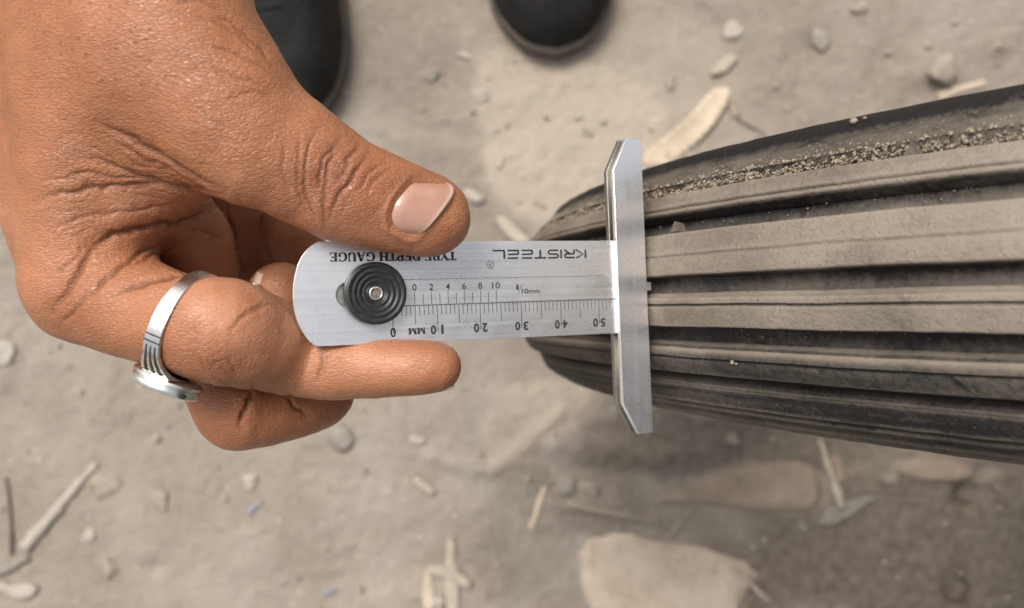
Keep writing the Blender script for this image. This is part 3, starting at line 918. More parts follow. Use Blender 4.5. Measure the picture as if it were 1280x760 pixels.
class Tube:
    def __init__(self, cps, axis=None, scale=1.0, sub=6):
        self.s = spline(cps, sub)
        self.axis = None if axis is None else np.array(axis, float) / np.linalg.norm(axis)
        self.k = scale                      # >1 widens the section along axis
        self.lo = (self.s[:, :3] - self.s[:, 3:] * max(1, scale)).min(0)
        self.hi = (self.s[:, :3] + self.s[:, 3:] * max(1, scale)).max(0)
    def __call__(self, p):
        # far points get a box distance, near ones the exact value
        q = np.maximum(np.maximum(self.lo - p, p - self.hi), 0)
        d = np.sqrt((q * q).sum(1)).astype(np.float32) + 12.0
        m = d < 26.0
        x = p[m]
        if len(x) == 0: return d
        best = np.full(len(x), 1e9, np.float32)
        s = self.s
        for a, b in zip(s[:-1], s[1:]):
            ab = b[:3] - a[:3]
            w = x - a[:3]
            t = np.clip((w @ ab) / (ab @ ab + 1e-9), 0, 1)
            w = w - t[:, None] * ab
            if self.axis is not None:
                c = w @ self.axis
                w = w - (c * (1 - 1 / self.k))[:, None] * self.axis
            dd = np.sqrt((w * w).sum(1)) - (a[3] + t * (b[3] - a[3]))
            best = np.minimum(best, dd)
        d[m] = best
        return d

AX_Z = (0, 0, 1)
T_FORE = Tube([(-60, -900, 215, 36), (20, -600, 205, 32), (95, -330, 192, 27), (120, -180, 186, 23)], sub=4)
T_META = [
    Tube([(150, -190, 186, 18), (125, -20, 183, 16.5), (110, 160, 184, 14.5), (108, 285, 186, 13.5), (110, 352, 187, 12.4)]),
    Tube([(95, -190, 196, 18), (35, -20, 195, 17), (64, 160, 199, 14.5), (86, 290, 203, 13), (104, 338, 206, 12)]),
    Tube([(90, -190, 208, 18), (40, -20, 212, 16), (80, 170, 219, 13.5), (122, 325, 226, 11.5)]),
    Tube([(110, -190, 220, 16), (70, -20, 228, 15), (100, 170, 238, 12.5), (140, 300, 244, 10.5)]),
]
T_PALM = [
    Tube([(150, -120, 205, 22), (150, 60, 208, 19), (160, 190, 212, 14)]),
    Tube([(172, -100, 190, 18), (212, 40, 186, 16), (256, 130, 186, 13.5)]),
    Tube([(150, -60, 178, 15), (165, 60, 177, 14), (165, 130, 180, 12), (160, 190, 184, 9.5)]),
    Tube([(208, 60, 174, 12.5), (215, 130, 176, 11.0), (205, 185, 181, 8.0)]),
    Tube([(160, 225, 189, 9), (212, 264, 197, 9), (240, 302, 208, 9), (252, 335, 216, 9)]),
    Tube([(190, 60, 212, 18), (245, 170, 224, 17), (300, 262, 236, 14), (330, 330, 246, 12)]),
    Tube([(275, 160, 178, 11), (245, 195, 182, 7.0), (210, 225, 186, 6.0), (150, 260, 186, 8)]),
]
T_THUMB0 = Tube([(178, -150, 184, 18), (196, -60, 178, 16.5), (226, 30, 173, 14.4), (278, 122, 172, 13.2)])
T_THUMB = Tube([(256, 92, 173, 12.8), (299, 162, 172, 13.4), (350, 190, 174, 12.4), (393, 214, 176, 11.3), (430, 236, 177, 10.9), (470, 250, 179, 10.1), (510, 262, 181, 9.2), (533, 269, 182.5, 8.7), (543, 273, 183.5, 7.6)], AX_Z, 0.86)
T_INDEX = Tube([(110, 352, 187, 12.2), (150, 376, 184, 11.2), (195, 395, 181, 10.3), (240, 408, 178, 10.3), (278, 414, 178.0, 10.9), (314, 423, 183.5, 10.5), (346, 434, 189.2, 9.8), (380, 446, 192.6, 9.0), (410, 454, 192.0, 8.2), (450, 459, 189.8, 7.0), (490, 458.5, 188.5, 6.3), (530, 458, 188, 5.9), (545, 459, 188, 5.3)], AX_Z, 1.10)
T_MID = Tube([(105, 345, 206, 11.6), (185, 385, 205, 9.6), (258, 448, 202, 9.0), (294, 505, 199, 9.4), (312, 512, 200, 9.2), (350, 506, 204, 8.6), (385, 498, 209, 8.2), (402, 488, 213, 8.0), (398, 458, 219, 7.8), (378, 410, 216, 8.2), (352, 370, 211, 8.2)])
T_RING = Tube([(122, 330, 226, 11.3), (190, 390, 224, 9.6), (270, 440, 223, 9.2), (330, 450, 228, 8.6), (385, 430, 236, 8), (392, 380, 238, 8), (378, 325, 232, 7.6), (362, 285, 224, 7.0)])
T_PINK = Tube([(140, 305, 244, 10.3), (205, 360, 245, 8.4), (265, 395, 247, 8), (320, 390, 253, 7.2), (350, 350, 258, 6.8), (325, 300, 258, 6.4)])

def hand_sdf(p):
    p = np.asarray(p, np.float32)
    body = smin(T_FORE(p), T_META[0](p), 14)
    for t, k in ((T_META[1], 9), (T_META[2], 9), (T_META[3], 9), (T_THUMB0, 10), (T_PALM[0], 12), (T_PALM[1], 10), (T_PALM[2], 12), (T_PALM[3], 9), (T_PALM[4], 3.5), (T_PALM[5], 8), (T_PALM[6], 7)):
        body = smin(body, t(p), k)
    d = smin(body, T_THUMB(p), 5)
    d = np.minimum(d, smin(body, T_INDEX(p), 4))
    for t in (T_MID, T_RING, T_PINK):
        d = np.minimum(d, smin(body, t(p), 3.5))
    return d

def sdf_normal(p, e=0.25):
    g = np.stack([hand_sdf(p + np.eye(3)[i] * e) - hand_sdf(p - np.eye(3)[i] * e) for i in range(3)], 1)
    return g / (np.linalg.norm(g, axis=1, keepdims=True) + 1e-9)

def surface_nets(lo, hi, h):
    n = np.ceil((hi - lo) / h).astype(int) // 6 * 6 + 6
    nc = n // 6
    cx = [lo[i] + (np.arange(nc[i]) * 6 + 2.5) * h for i in range(3)]
    CX = np.stack(np.meshgrid(*cx, indexing='ij'), -1).reshape(-1, 3)
    cd = hand_sdf(CX).reshape(nc)
    F = np.repeat(np.repeat(np.repeat(cd, 6, 0), 6, 1), 6, 2).astype(np.float32)
    near = np.argwhere(np.abs(cd) < 6.5 * h)
    off = np.stack(np.meshgrid(np.arange(6), np.arange(6), np.arange(6), indexing='ij'), -1).reshape(-1, 3)
    for c in range(0, len(near), 3000):
        idx = (near[c:c + 3000, None, :] * 6 + off[None]).reshape(-1, 3)
        F[idx[:, 0], idx[:, 1], idx[:, 2]] = hand_sdf(lo + idx * h)
    S = F < 0
    cor = [(a, b, c) for a in (0, 1) for b in (0, 1) for c in (0, 1)]
    def sl(A, o): return A[o[0]:A.shape[0] - 1 + o[0], o[1]:A.shape[1] - 1 + o[1], o[2]:A.shape[2] - 1 + o[2]]
    cnt = sum(sl(S, o).astype(np.int8) for o in cor)
    act = (cnt > 0) & (cnt < 8)
    ids = np.argwhere(act)
    idm = np.full(act.shape, -1, np.int64)
    idm[act] = np.arange(len(ids))
    acc = np.zeros((len(ids), 3)); num = np.zeros(len(ids))
    for a in cor:
        for ax in range(3):
            if a[ax]: continue
            b = list(a); b[ax] = 1
            ia = ids + np.array(a); ib = ids + np.array(b)
            fa = F[ia[:, 0], ia[:, 1], ia[:, 2]]; fb = F[ib[:, 0], ib[:, 1], ib[:, 2]]
            m = (fa < 0) != (fb < 0)
            t = np.where(m, fa / (fa - fb + 1e-12), 0)
            q = ia + t[:, None] * (np.array(b) - np.array(a))
            acc += q * m[:, None]; num += m
    V = lo + acc / num[:, None] * h
    Q = []
    for ax in range(3):
        b, c = (ax + 1) % 3, (ax + 2) % 3
        sa = [slice(None)] * 3; sb = [slice(None)] * 3
        sa[ax] = slice(0, -1); sb[ax] = slice(1, None)
        A, B = S[tuple(sa)], S[tuple(sb)]
        e = np.argwhere(A != B)
        ok = (e[:, b] > 0) & (e[:, c] > 0) & (e[:, b] < S.shape[b] - 1) & (e[:, c] < S.shape[c] - 1)
        e = e[ok]
        ub = np.eye(3, dtype=int)[b]; uc = np.eye(3, dtype=int)[c]
        g = lambda q: idm[q[:, 0], q[:, 1], q[:, 2]]
        quad = np.stack([g(e - ub - uc), g(e - uc), g(e), g(e - ub)], 1)
        inside = S[e[:, 0], e[:, 1], e[:, 2]]
        quad[~inside] = quad[~inside][:, ::-1]
        Q.append(quad)
    Q = np.concatenate(Q)
    return V, Q[(Q >= 0).all(1)]

def split_quads(V, Q):
    """one round of Catmull-Clark-like refinement"""
    n = len(V)
    fc = V[Q].mean(1)
    e = np.stack([Q, np.roll(Q, -1, 1)], -1).reshape(-1, 2)
    e.sort(axis=1)
    key = e[:, 0].astype(np.int64) * n + e[:, 1]
    uk, inv = np.unique(key, return_inverse=True)
    ea, eb = uk // n, uk % n
    mid = (V[ea] + V[eb]) / 2
    fsum = np.zeros((len(uk), 3)); fn = np.bincount(inv, minlength=len(uk))
    fi = np.repeat(np.arange(len(Q)), 4)
    for k in range(3):
        fsum[:, k] = np.bincount(inv, weights=fc[fi, k], minlength=len(uk))
    fav = fsum / fn[:, None]
    ep = np.where((fn == 2)[:, None], (mid + fav) / 2, mid)
    val = np.bincount(Q.ravel(), minlength=n).astype(float)
    F_ = np.zeros((n, 3)); R_ = np.zeros((n, 3)); en = np.bincount(np.r_[ea, eb], minlength=n)
    for k in range(3):
        F_[:, k] = np.bincount(Q.ravel(), weights=np.repeat(fc[:, k], 4), minlength=n)
        R_[:, k] = np.bincount(np.r_[ea, eb], weights=np.r_[mid[:, k], mid[:, k]], minlength=n)
    F_ /= np.maximum(val, 1)[:, None]; R_ /= np.maximum(en, 1)[:, None]
    vp = (F_ + 2 * R_ + (val - 3)[:, None] * V) / np.maximum(val, 1)[:, None]
    m = len(uk)
    E4 = inv.reshape(-1, 4) + n
    f_id = np.arange(len(Q)) + n + m
    out = []
    for k in range(4):
        out.append(np.stack([Q[:, k], E4[:, k], f_id, E4[:, k - 1]], 1))
    return np.concatenate([vp, ep, fc]), np.concatenate(out)

def to_px(p):
    d = -p[:, 2]
    return 640 + FPX * p[:, 0] / d, 380 - FPX * p[:, 1] / d, d

# creases read off the skin: polyline in photo pixels, half width mm, depth mm
CREASES = [
    ([(424, 176), (405, 198), (398, 225), (400, 245)], .50, .55), ([(428, 185), (411, 207), (406, 239), (405, 258), (406, 288)], .50, .60),
    ([(462, 190), (452, 206), (438, 225), (419, 255), (415, 272)], .45, .55), ([(450, 182), (435, 198), (434, 208)], .40, .45),
    ([(400, 157), (383, 185), (379, 220), (389, 264), (398, 288)], .45, .38), ([(375, 163), (370, 195), (371, 226), (384, 270)], .40, .28),
    ([(359, 172), (354, 207), (360, 240)], .40, .20), ([(482, 203), (463, 217), (441, 242)], .35, .28), ([(488, 209), (469, 223), (453, 241)], .35, .25),
    ([(445, 200), (428, 215), (416, 235)], .3, .25), ([(412, 180), (420, 200), (432, 215)], .3, .2),
    # folds of the web between thumb and index
    ([(120, 152), (150, 168), (170, 178), (213, 203), (253, 225), (285, 237)], .8, .95), ([(99, 197), (158, 213), (205, 229), (257, 237), (280, 240)], .65, .7),
    ([(135, 172), (180, 196), (225, 220), (255, 232)], .4, .4), ([(150, 162), (200, 190), (240, 214)], .4, .35),
    ([(43, 253), (79, 241), (130, 233), (190, 229), (230, 236)], .8, .6), ([(60, 225), (110, 216), (170, 222), (220, 233)], .5, .4),
    ([(100, 312), (130, 298), (170, 286), (221, 280), (253, 268), (272, 254)], .9, 1.2), ([(60, 290), (110, 268), (170, 262), (230, 252)], .5, .3),
    ([(66, 392), (80, 365), (95, 345), (115, 315), (140, 298)], .9, .9), ([(100, 375), (118, 362), (140, 345), (175, 318), (215, 300)], .7, .7),
    ([(140, 372), (165, 360), (190, 350), (225, 344), (258, 340)], .7, .7), ([(65, 345), (85, 330), (110, 312)], .5, .35), ([(75, 408), (95, 385), (110, 372)], .5, .4),
    ([(160, 338), (195, 318), (232, 304)], .5, .4),
    # back of the hand towards the wrist and the thumb base
    ([(253, 12), (292, 32), (324, 63), (347, 93)], .5, .3), ([(245, 51), (284, 63), (324, 83), (347, 99)], .5, .26), ([(232, 18), (265, 24), (300, 47), (330, 80)], .45, .22),
    ([(276, 136), (288, 122), (316, 116), (345, 118)], .4, .20), ([(225, 70), (262, 80), (300, 96), (340, 112)], .4, .25), ([(250, 130), (262, 150), (285, 158)], .4, .2),
    ([(205, 5), (250, 2), (285, 18)], .45, .3),
    # index finger
    ([(352, 378), (325, 384), (303, 396), (291, 412), (287, 430)], .45, .26), ([(335, 376), (310, 388), (297, 402)], .4, .25),
    ([(405, 434), (402, 452), (398, 478)], .42, .5), ([(411, 436), (407, 455), (404, 474)], .35, .28),
    ([(262, 462), (272, 452), (285, 450), (293, 460), (293, 474)], .35, .2), ([(270, 474), (283, 480), (296, 482)], .35, .15), ([(240, 440), (252, 452), (258, 466)], .3, .15), ([(276, 458), (284, 464), (288, 474)], .3, .18),
    # inside the hand
    ([(280, 248), (288, 275), (296, 310), (312, 352)], .6, .6), ([(232, 282), (255, 290), (280, 300)], .5, .4),
    # curled finger below
    ([(320, 484), (310, 500), (303, 515), (299, 534)], .8, 1.5), ([(360, 492), (368, 507), (384, 521)], .7, .9), ([(262, 478), (264, 495)], .5, .3),
]

NAIL_BASE = [(514, 224), (497, 243), (486, 262), (487, 280), (508, 296)]
NAIL_TIP = [(552, 228), (567, 234), (564, 245), (547, 267), (531, 286), (517, 295)]
NAIL_OUT = [(514, 224), (541, 225), (567, 231), (575, 238), (548, 266), (522, 294), (510, 296), (488, 284), (485, 268), (493, 248)]

def build_hand():
    lo = np.array([-195.0, -45.0, -275.0]); hi = np.array([-5.0, 190.0, -140.0])
    V, Q = surface_nets(lo, hi, 0.74)
    d0 = hand_sdf(V)
    gr = np.stack([hand_sdf(V + np.eye(3)[i] * .5) - d0 for i in range(3)], 1)
    gr /= np.linalg.norm(gr, axis=1, keepdims=True) + 1e-9
    V = V - d0[:, None] * gr
    V, Q = split_quads(V, Q)
    em = np_mesh('hand', V, Q)
    n = len(em.vertices)
    V = np.empty(n * 3, np.float32); em.vertices.foreach_get('co', V); V = V.reshape(-1, 3).astype(float)
    N = np.empty(n * 3, np.float32); em.vertices.foreach_get('normal', N); N = N.reshape(-1, 3).astype(float)
    u, v, d = to_px(V)
    # which points lie on the near side
    bu, bv = (u / 4).astype(int) + 300, (v / 4).astype(int) + 400
    bu = np.clip(bu, 0, 799); bv = np.clip(bv, 0, 799)
    zb = np.full((800, 800), 1e9); np.minimum.at(zb, (bu, bv), d)
    z3 = zb.copy()
    front = d < zb[bu, bv] + 5.0
    px = FPX / d                                       # pixels per millimetre at the point
    disp = np.zeros(n)
    # broad irregularity of flesh, tendons
    disp += 0.35 * fbm(V / 11.0, 2) + 0.10 * fbm(V / 3.2 + 4, 2)
    crease = np.zeros(n)
    wob_u = u + 3.0 * fbm(V / 2.5 + 31, 2); wob_v = v + 3.0 * fbm(V / 2.5 + 57, 2)
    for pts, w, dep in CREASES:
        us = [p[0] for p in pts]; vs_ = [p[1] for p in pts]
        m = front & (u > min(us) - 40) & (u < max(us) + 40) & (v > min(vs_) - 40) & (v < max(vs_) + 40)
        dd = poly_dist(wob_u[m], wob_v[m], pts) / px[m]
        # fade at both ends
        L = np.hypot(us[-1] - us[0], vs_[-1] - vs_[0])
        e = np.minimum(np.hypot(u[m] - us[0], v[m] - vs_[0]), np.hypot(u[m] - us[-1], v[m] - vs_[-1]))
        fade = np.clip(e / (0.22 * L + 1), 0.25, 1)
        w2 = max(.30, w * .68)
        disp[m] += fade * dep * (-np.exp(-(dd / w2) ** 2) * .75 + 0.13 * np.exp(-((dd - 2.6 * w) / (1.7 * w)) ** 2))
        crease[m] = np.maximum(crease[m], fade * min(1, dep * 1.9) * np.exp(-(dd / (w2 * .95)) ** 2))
    # families of fine wrinkles: over the thumb joint, the web, the dorsum
    def fam(cu, cv, ru, rv, ang, period, amp, seed):
        nonlocal disp
        c, s = math.cos(ang), math.sin(ang)
        x = (u - cu) * c + (v - cv) * s; y = -(u - cu) * s + (v - cv) * c
        mk = np.clip(1 - (x / ru) ** 2 - (y / rv) ** 2, 0, 1) * front
        I = np.nonzero(mk > 0)[0]
        x, y, mk = x[I], y[I], mk[I]
        ph = y / period + 1.4 * fbm(np.stack([x / 60 + seed, y / 40, x * 0], -1), 3) + .22 * fbm(V[I] / 2.2 + seed, 2)
        w = np.abs((ph % 1.0) - 0.5) * 2
        brk = np.clip(0.6 + 1.2 * fbm(np.stack([x / 28 + seed, y / 9, x * 0 + 5], -1), 2), 0, 1)
        disp[I] -= amp * mk * brk * np.clip(1 - w / 0.30, 0, 1)
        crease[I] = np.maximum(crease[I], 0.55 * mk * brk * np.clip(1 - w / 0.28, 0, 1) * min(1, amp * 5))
    fam(170, 215, 150, 60, 0.30, 9, 0.22, 1.0)
    fam(110, 285, 110, 60, -0.25, 10, 0.18, 2.0)
    fam(290, 60, 90, 80, 0.55, 9, 0.12, 3.0)
    fam(420, 215, 90, 75, 1.95, 8.5, 0.15, 4.0)
    fam(90, 130, 150, 140, 0.05, 6.5, 0.09, 5.0)
    fam(110, 90, 150, 120, 0.75, 8.5, 0.06, 5.2)
    fam(200, 110, 120, 90, 0.55, 7, 0.11, 5.5)
    fam(340, 190, 70, 60, 0.4, 7, 0.07, 5.7)
    fam(300, 140, 90, 60, 0.15, 8, 0.10, 6.0)
    fam(140, 370, 90, 60, -0.6, 9, 0.10, 7.0)
    fam(480, 225, 60, 45, 2.0, 6.5, 0.08, 8.0)
    fam(330, 425, 110, 50, 1.75, 9, 0.06, 9.0)
    fam(480, 455, 110, 36, 0.35, 4.6, 0.05, 10.0)
    fam(230, 400, 100, 60, 1.9, 7, 0.06, 11.0)
    fam(340, 530, 90, 40, 1.5, 8, 0.07, 12.0)
    fam(520, 300, 60, 26, 0.35, 5, 0.05, 13.0)
    # nail bed of the thumb: sunk under the plate, with a fold of skin round it
    m = front & (u > 440) & (u < 600) & (v > 190) & (v < 330)
    din = poly_dist(u[m], v[m], NAIL_OUT + [NAIL_OUT[0]]) / px[m]
    ins = in_poly(u[m], v[m], NAIL_OUT)
    sd_ = np.where(ins, -din, din)
    disp[m] += -0.50 * np.clip((-sd_ - 0.45) / 0.8, 0, 1) * ins
    prox = np.clip((545 - u[m]) / 40, 0, 1) * np.clip((v[m] - 200) / 20, 0, 1)
    disp[m] += 0.42 * prox * np.exp(-((sd_ - 0.65) / 0.6) ** 2)
    dark_n = np.zeros(n)
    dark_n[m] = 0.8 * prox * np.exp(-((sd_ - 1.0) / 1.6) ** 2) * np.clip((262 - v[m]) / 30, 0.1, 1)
    V2 = V + N * disp[:, None]
    em.vertices.foreach_set('co', ((V2 + np.array([0, 0, CAM_H * 1000])) / 1000).astype(np.float32).ravel())
    em.update()
    # pigment with painted light: paler palm side, lit web fold, darker thumb knuckle, shaded creases, follicles on the back
    def blob(cu, cv, ru, rv, ang=0):
        c, s = math.cos(ang), math.sin(ang)
        x = ((u - cu) * c + (v - cv) * s) / ru; y = (-(u - cu) * s + (v - cv) * c) / rv
        return np.exp(-(x * x + y * y))
    pale = np.clip(.62 * blob(470, 452, 130, 30) + 0.9 * blob(320, 395, 90, 45, .35) + .5 * blob(215, 360, 70, 40) + .5 * blob(520, 300, 50, 18, .35) + .35 * blob(430, 285, 60, 14, .3) + 0.55 * blob(300, 290, 60, 60) + .8 * blob(150, 255, 90, 22, -.1) + .75 * blob(315, 405, 75, 42, .3) + .5 * blob(370, 440, 60, 34, .2) + .35 * blob(345, 150, 70, 30, .5), 0, 1) * (0.75 + .5 * fbm(V / 6, 2))
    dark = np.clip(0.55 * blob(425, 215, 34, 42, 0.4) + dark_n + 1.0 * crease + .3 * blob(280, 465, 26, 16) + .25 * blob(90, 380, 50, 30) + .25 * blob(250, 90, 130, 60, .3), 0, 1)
    set_attr(em, 'pale', np.clip(pale, 0, 1))
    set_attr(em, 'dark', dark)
    set_attr(em, 'ruddy', np.clip(.7 * blob(425, 225, 50, 45, .4) + .3 * blob(270, 440, 50, 30) + .5 * blob(90, 370, 55, 40) + .5 * blob(560, 290, 30, 25) + .5 * blob(320, 530, 60, 30), 0, 1) * (.6 + .6 * fbm(V / 5 + 3, 2)))
    set_attr(em, 'hairy', np.clip(1.2 * blob(140, 60, 130, 80, .3), 0, 1) * front)
    set_attr(em, 'rough_skin', np.clip(1.0 - pale * .65 - 0.2 * (u > 500), 0.25, 1))
    em.shade_smooth()
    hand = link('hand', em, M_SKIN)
    tag(hand, 'bare hand pinching the steel gauge between thumb and index finger, a ring on it', 'hand')
    # thumb nail: a curved plate following the finger, its free edge standing off the flesh
    def cast(uu, vv, d0=150.0):
        dirv = np.stack([(uu - 640) / FPX, -(vv - 380) / FPX, -np.ones_like(uu)], 1)
        t = np.full(len(uu), d0)
        for _ in range(60):
            t += hand_sdf(dirv * t[:, None]) * 0.7
        return dirv * t[:, None]
    def curve(pts, k):
        P2 = np.array(pts, float)
        dl = np.r_[0, np.cumsum(np.hypot(*np.diff(P2, axis=0).T))]
        t = np.linspace(0, dl[-1], k)
        a = np.stack([np.interp(t, dl, P2[:, i]) for i in (0, 1)], 1)
        for _ in range(8):
            a[1:-1] = (a[:-2] + 2 * a[1:-1] + a[2:]) / 4
        return a
    K = 24
    A, B = curve(NAIL_BASE, K), curve(NAIL_TIP, K)
    rows = []
    for i in range(K):
        t = i / (K - 1)
        rows.append(A * (1 - t) + B * t)
    g = np.array(rows); g = g.mean((0, 1)) + (g - g.mean((0, 1))) * 1.05                                    # (along, across, 2)
    pts = cast(g[..., 0].ravel(), g[..., 1].ravel())
    nr = sdf_normal(pts, 0.8)
    al = np.repeat(np.linspace(0, 1, K), K); ac = np.tile(np.linspace(-1, 1, K), K)
    lift = 0.65 * (1 - ac * ac) * np.clip(al * 4, 0, 1) - 0.50 + 0.55 * (1 - np.abs(ac) ** 3.5) * np.clip(al * 7, 0, 1) + 0.30 * al ** 2
    top = pts + nr * lift[:, None]
    bot = top - nr * 0.45
    VV = np.concatenate([top, bot]); VV[:, 2] += CAM_H * 1000
    FF = []
    for i in range(K - 1):
        for j in range(K - 1):
            a = i * K + j
            FF.append((a, a + 1, a + K + 1, a + K)); b = a + K * K
            FF.append((b, b + K, b + K + 1, b + 1))
    border = [j for j in range(K)] + [i * K + K - 1 for i in range(1, K)] + [(K - 1) * K + j for j in range(K - 2, -1, -1)] + [i * K for i in range(K - 2, 0, -1)]
    for a, b in zip(border, border[1:] + border[:1]):
        FF.append((b, a, a + K * K, b + K * K))
    nm = mesh_from('thumb_nail', VV / 1000, FF)
    set_attr(nm, 'tip', np.tile(np.clip((al - 0.9) * 12, 0, 1), 2))
    set_attr(nm, 'side', np.tile(np.clip((np.abs(ac) - .5) * 2.0, 0, .9) + np.clip(.5 - al * 5, 0, .5), 2))
    bm = bmesh.new(); bm.from_mesh(nm); bmesh.ops.recalc_face_normals(bm, faces=bm.faces); bm.to_mesh(nm); bm.free()
    link('thumb_nail', nm, M_NAIL, hand)
    # pale nail edge of the finger curled behind the gauge
    g = np.array([[(316 + 9 * s + 5 * t, 356 - 16 * t + 3 * s) for s in np.linspace(0, 1, 6)] for t in np.linspace(0, 1, 8)]).reshape(-1, 2)
    pts = cast(g[:, 0], g[:, 1]); nr = sdf_normal(pts, .6)
    bow = np.tile(1 - (np.linspace(-1, 1, 6)) ** 2, 8) * .3
    top = pts + nr * (.25 + bow)[:, None]; bot = pts - nr * .3
    VV = np.concatenate([top, bot]); VV[:, 2] += CAM_H * 1000
    FF = []
    for i in range(7):
        for j in range(5):
            a = i * 6 + j; FF += [(a, a + 1, a + 7, a + 6), (a + 48, a + 54, a + 55, a + 49)]
    bd = list(range(6)) + [i * 6 + 5 for i in range(1, 8)] + [42 + j for j in range(4, -1, -1)] + [i * 6 for i in range(6, 0, -1)]
    for a, b in zip(bd, bd[1:] + bd[:1]): FF.append((b, a, a + 48, b + 48))
    nm = mesh_from('finger_nail', VV / 1000, FF)
    set_attr(nm, 'tip', np.ones(96))
    bm = bmesh.new(); bm.from_mesh(nm); bmesh.ops.recalc_face_normals(bm, faces=bm.faces); bm.to_mesh(nm); bm.free()
    link('finger_nail', nm, M_NAIL, hand)
    # nail of the index finger, seen along its edge under the fingertip
    L, W = 9, 9
    VV, FF = [], []
    for i in range(L):
        t = i / (L - 1)
        ax = T_INDEX.s
        base = C3(506 + 61 * t, 461, 187.8)
        for j in range(W):
            a = (j / (W - 1) - .5) * 2.0 - 0.72
            r = 5.5 - 1.15 * t ** 3 - 0.2 * t - (1.2 if t == 0 else 0)
            VV.append(base + np.array([0, -r * math.cos(a) , r * 1.17 * math.sin(a)]))
    nv = len(VV)
    VV += [p + np.array([0, .4, 0]) for p in VV]
    for i in range(L - 1):
        for j in range(W - 1):
            a = i * W + j
            FF += [(a, a + 1, a + W + 1, a + W), (nv + a, nv + a + W, nv + a + W + 1, nv + a + 1)]
    bd = [j for j in range(W)] + [i * W + W - 1 for i in range(1, L)] + [(L - 1) * W + j for j in range(W - 2, -1, -1)] + [i * W for i in range(L - 2, 0, -1)]
    for a, b in zip(bd, bd[1:] + bd[:1]): FF.append((b, a, a + nv, b + nv))
    VV = np.array(VV); VV[:, 2] += CAM_H * 1000
    nm = mesh_from('finger_nail', VV / 1000, FF)
    set_attr(nm, 'tip', np.tile(np.repeat(np.clip((np.linspace(0, 1, L) - .8) * 6, 0, 1), W), 2))
    bm = bmesh.new(); bm.from_mesh(nm); bmesh.ops.recalc_face_normals(bm, faces=bm.faces); bm.to_mesh(nm); bm.free()
    link('finger_nail', nm, M_NAIL, hand)
    return hand
build_hand()

# ------------------------------------------------------------------ rings
def finger_frame(tube, u0):
    s = tube.s
    us = 640 + FPX * s[:, 0] / -s[:, 2]
    return s

def band_ring(name, c, ax, up, hug, wfun, tfun, seg=72, gap=0.25):
    """band round axis ax at c (mm camera space), measured on the finger it sits on; up = direction of angle 0"""
    ax = np.array(ax, float); ax /= np.linalg.norm(ax)
    up = np.array(up, float); up -= ax * (up @ ax); up /= np.linalg.norm(up)
    sd2 = np.cross(ax, up)
    ang = np.linspace(0, 2 * np.pi, seg, endpoint=False)
    dirs = np.cos(ang)[:, None] * up + np.sin(ang)[:, None] * sd2
    r = np.full(seg, 3.0)
    for _ in range(50):
        r += np.clip(-hug(c + dirs * r[:, None]), -0.5, 0.5)
    r = np.clip(r, 6, 13)
    R = np.fft.irfft(np.fft.rfft(r) * (np.arange(seg // 2 + 1) < 4), seg) + gap
    V, F = [], []
    prof_n = 8
    for i in range(seg):
        w, t = wfun(ang[i]), tfun(ang[i])
        pr = [(-.5, 0), (-.5, .8), (-.47, 1), (0, 1.06), (.47, 1), (.5, .8), (.5, 0), (0, -.15)]
        for a, b in pr:
            V.append(c + dirs[i] * (R[i] + b * t) + ax * a * w)
    for i in range(seg):
        k = (i + 1) % seg
        for j in range(prof_n):
            j2 = (j + 1) % prof_n
            F.append((i * prof_n + j, i * prof_n + j2, k * prof_n + j2, k * prof_n + j))
    return V, F, R, dirs, ax, up, sd2

def cam_mesh(name, V, F, smooth=True, sharp=0):
    V = np.array(V, float).copy(); V[:, 2] += CAM_H * 1000
    me = mesh_from(name, V / 1000, F, smooth)
    bm = bmesh.new(); bm.from_mesh(me); bmesh.ops.recalc_face_normals(bm, faces=bm.faces); bm.to_mesh(me); bm.free()
    if sharp: me.set_sharp_from_angle(angle=math.radians(sharp))
    return me

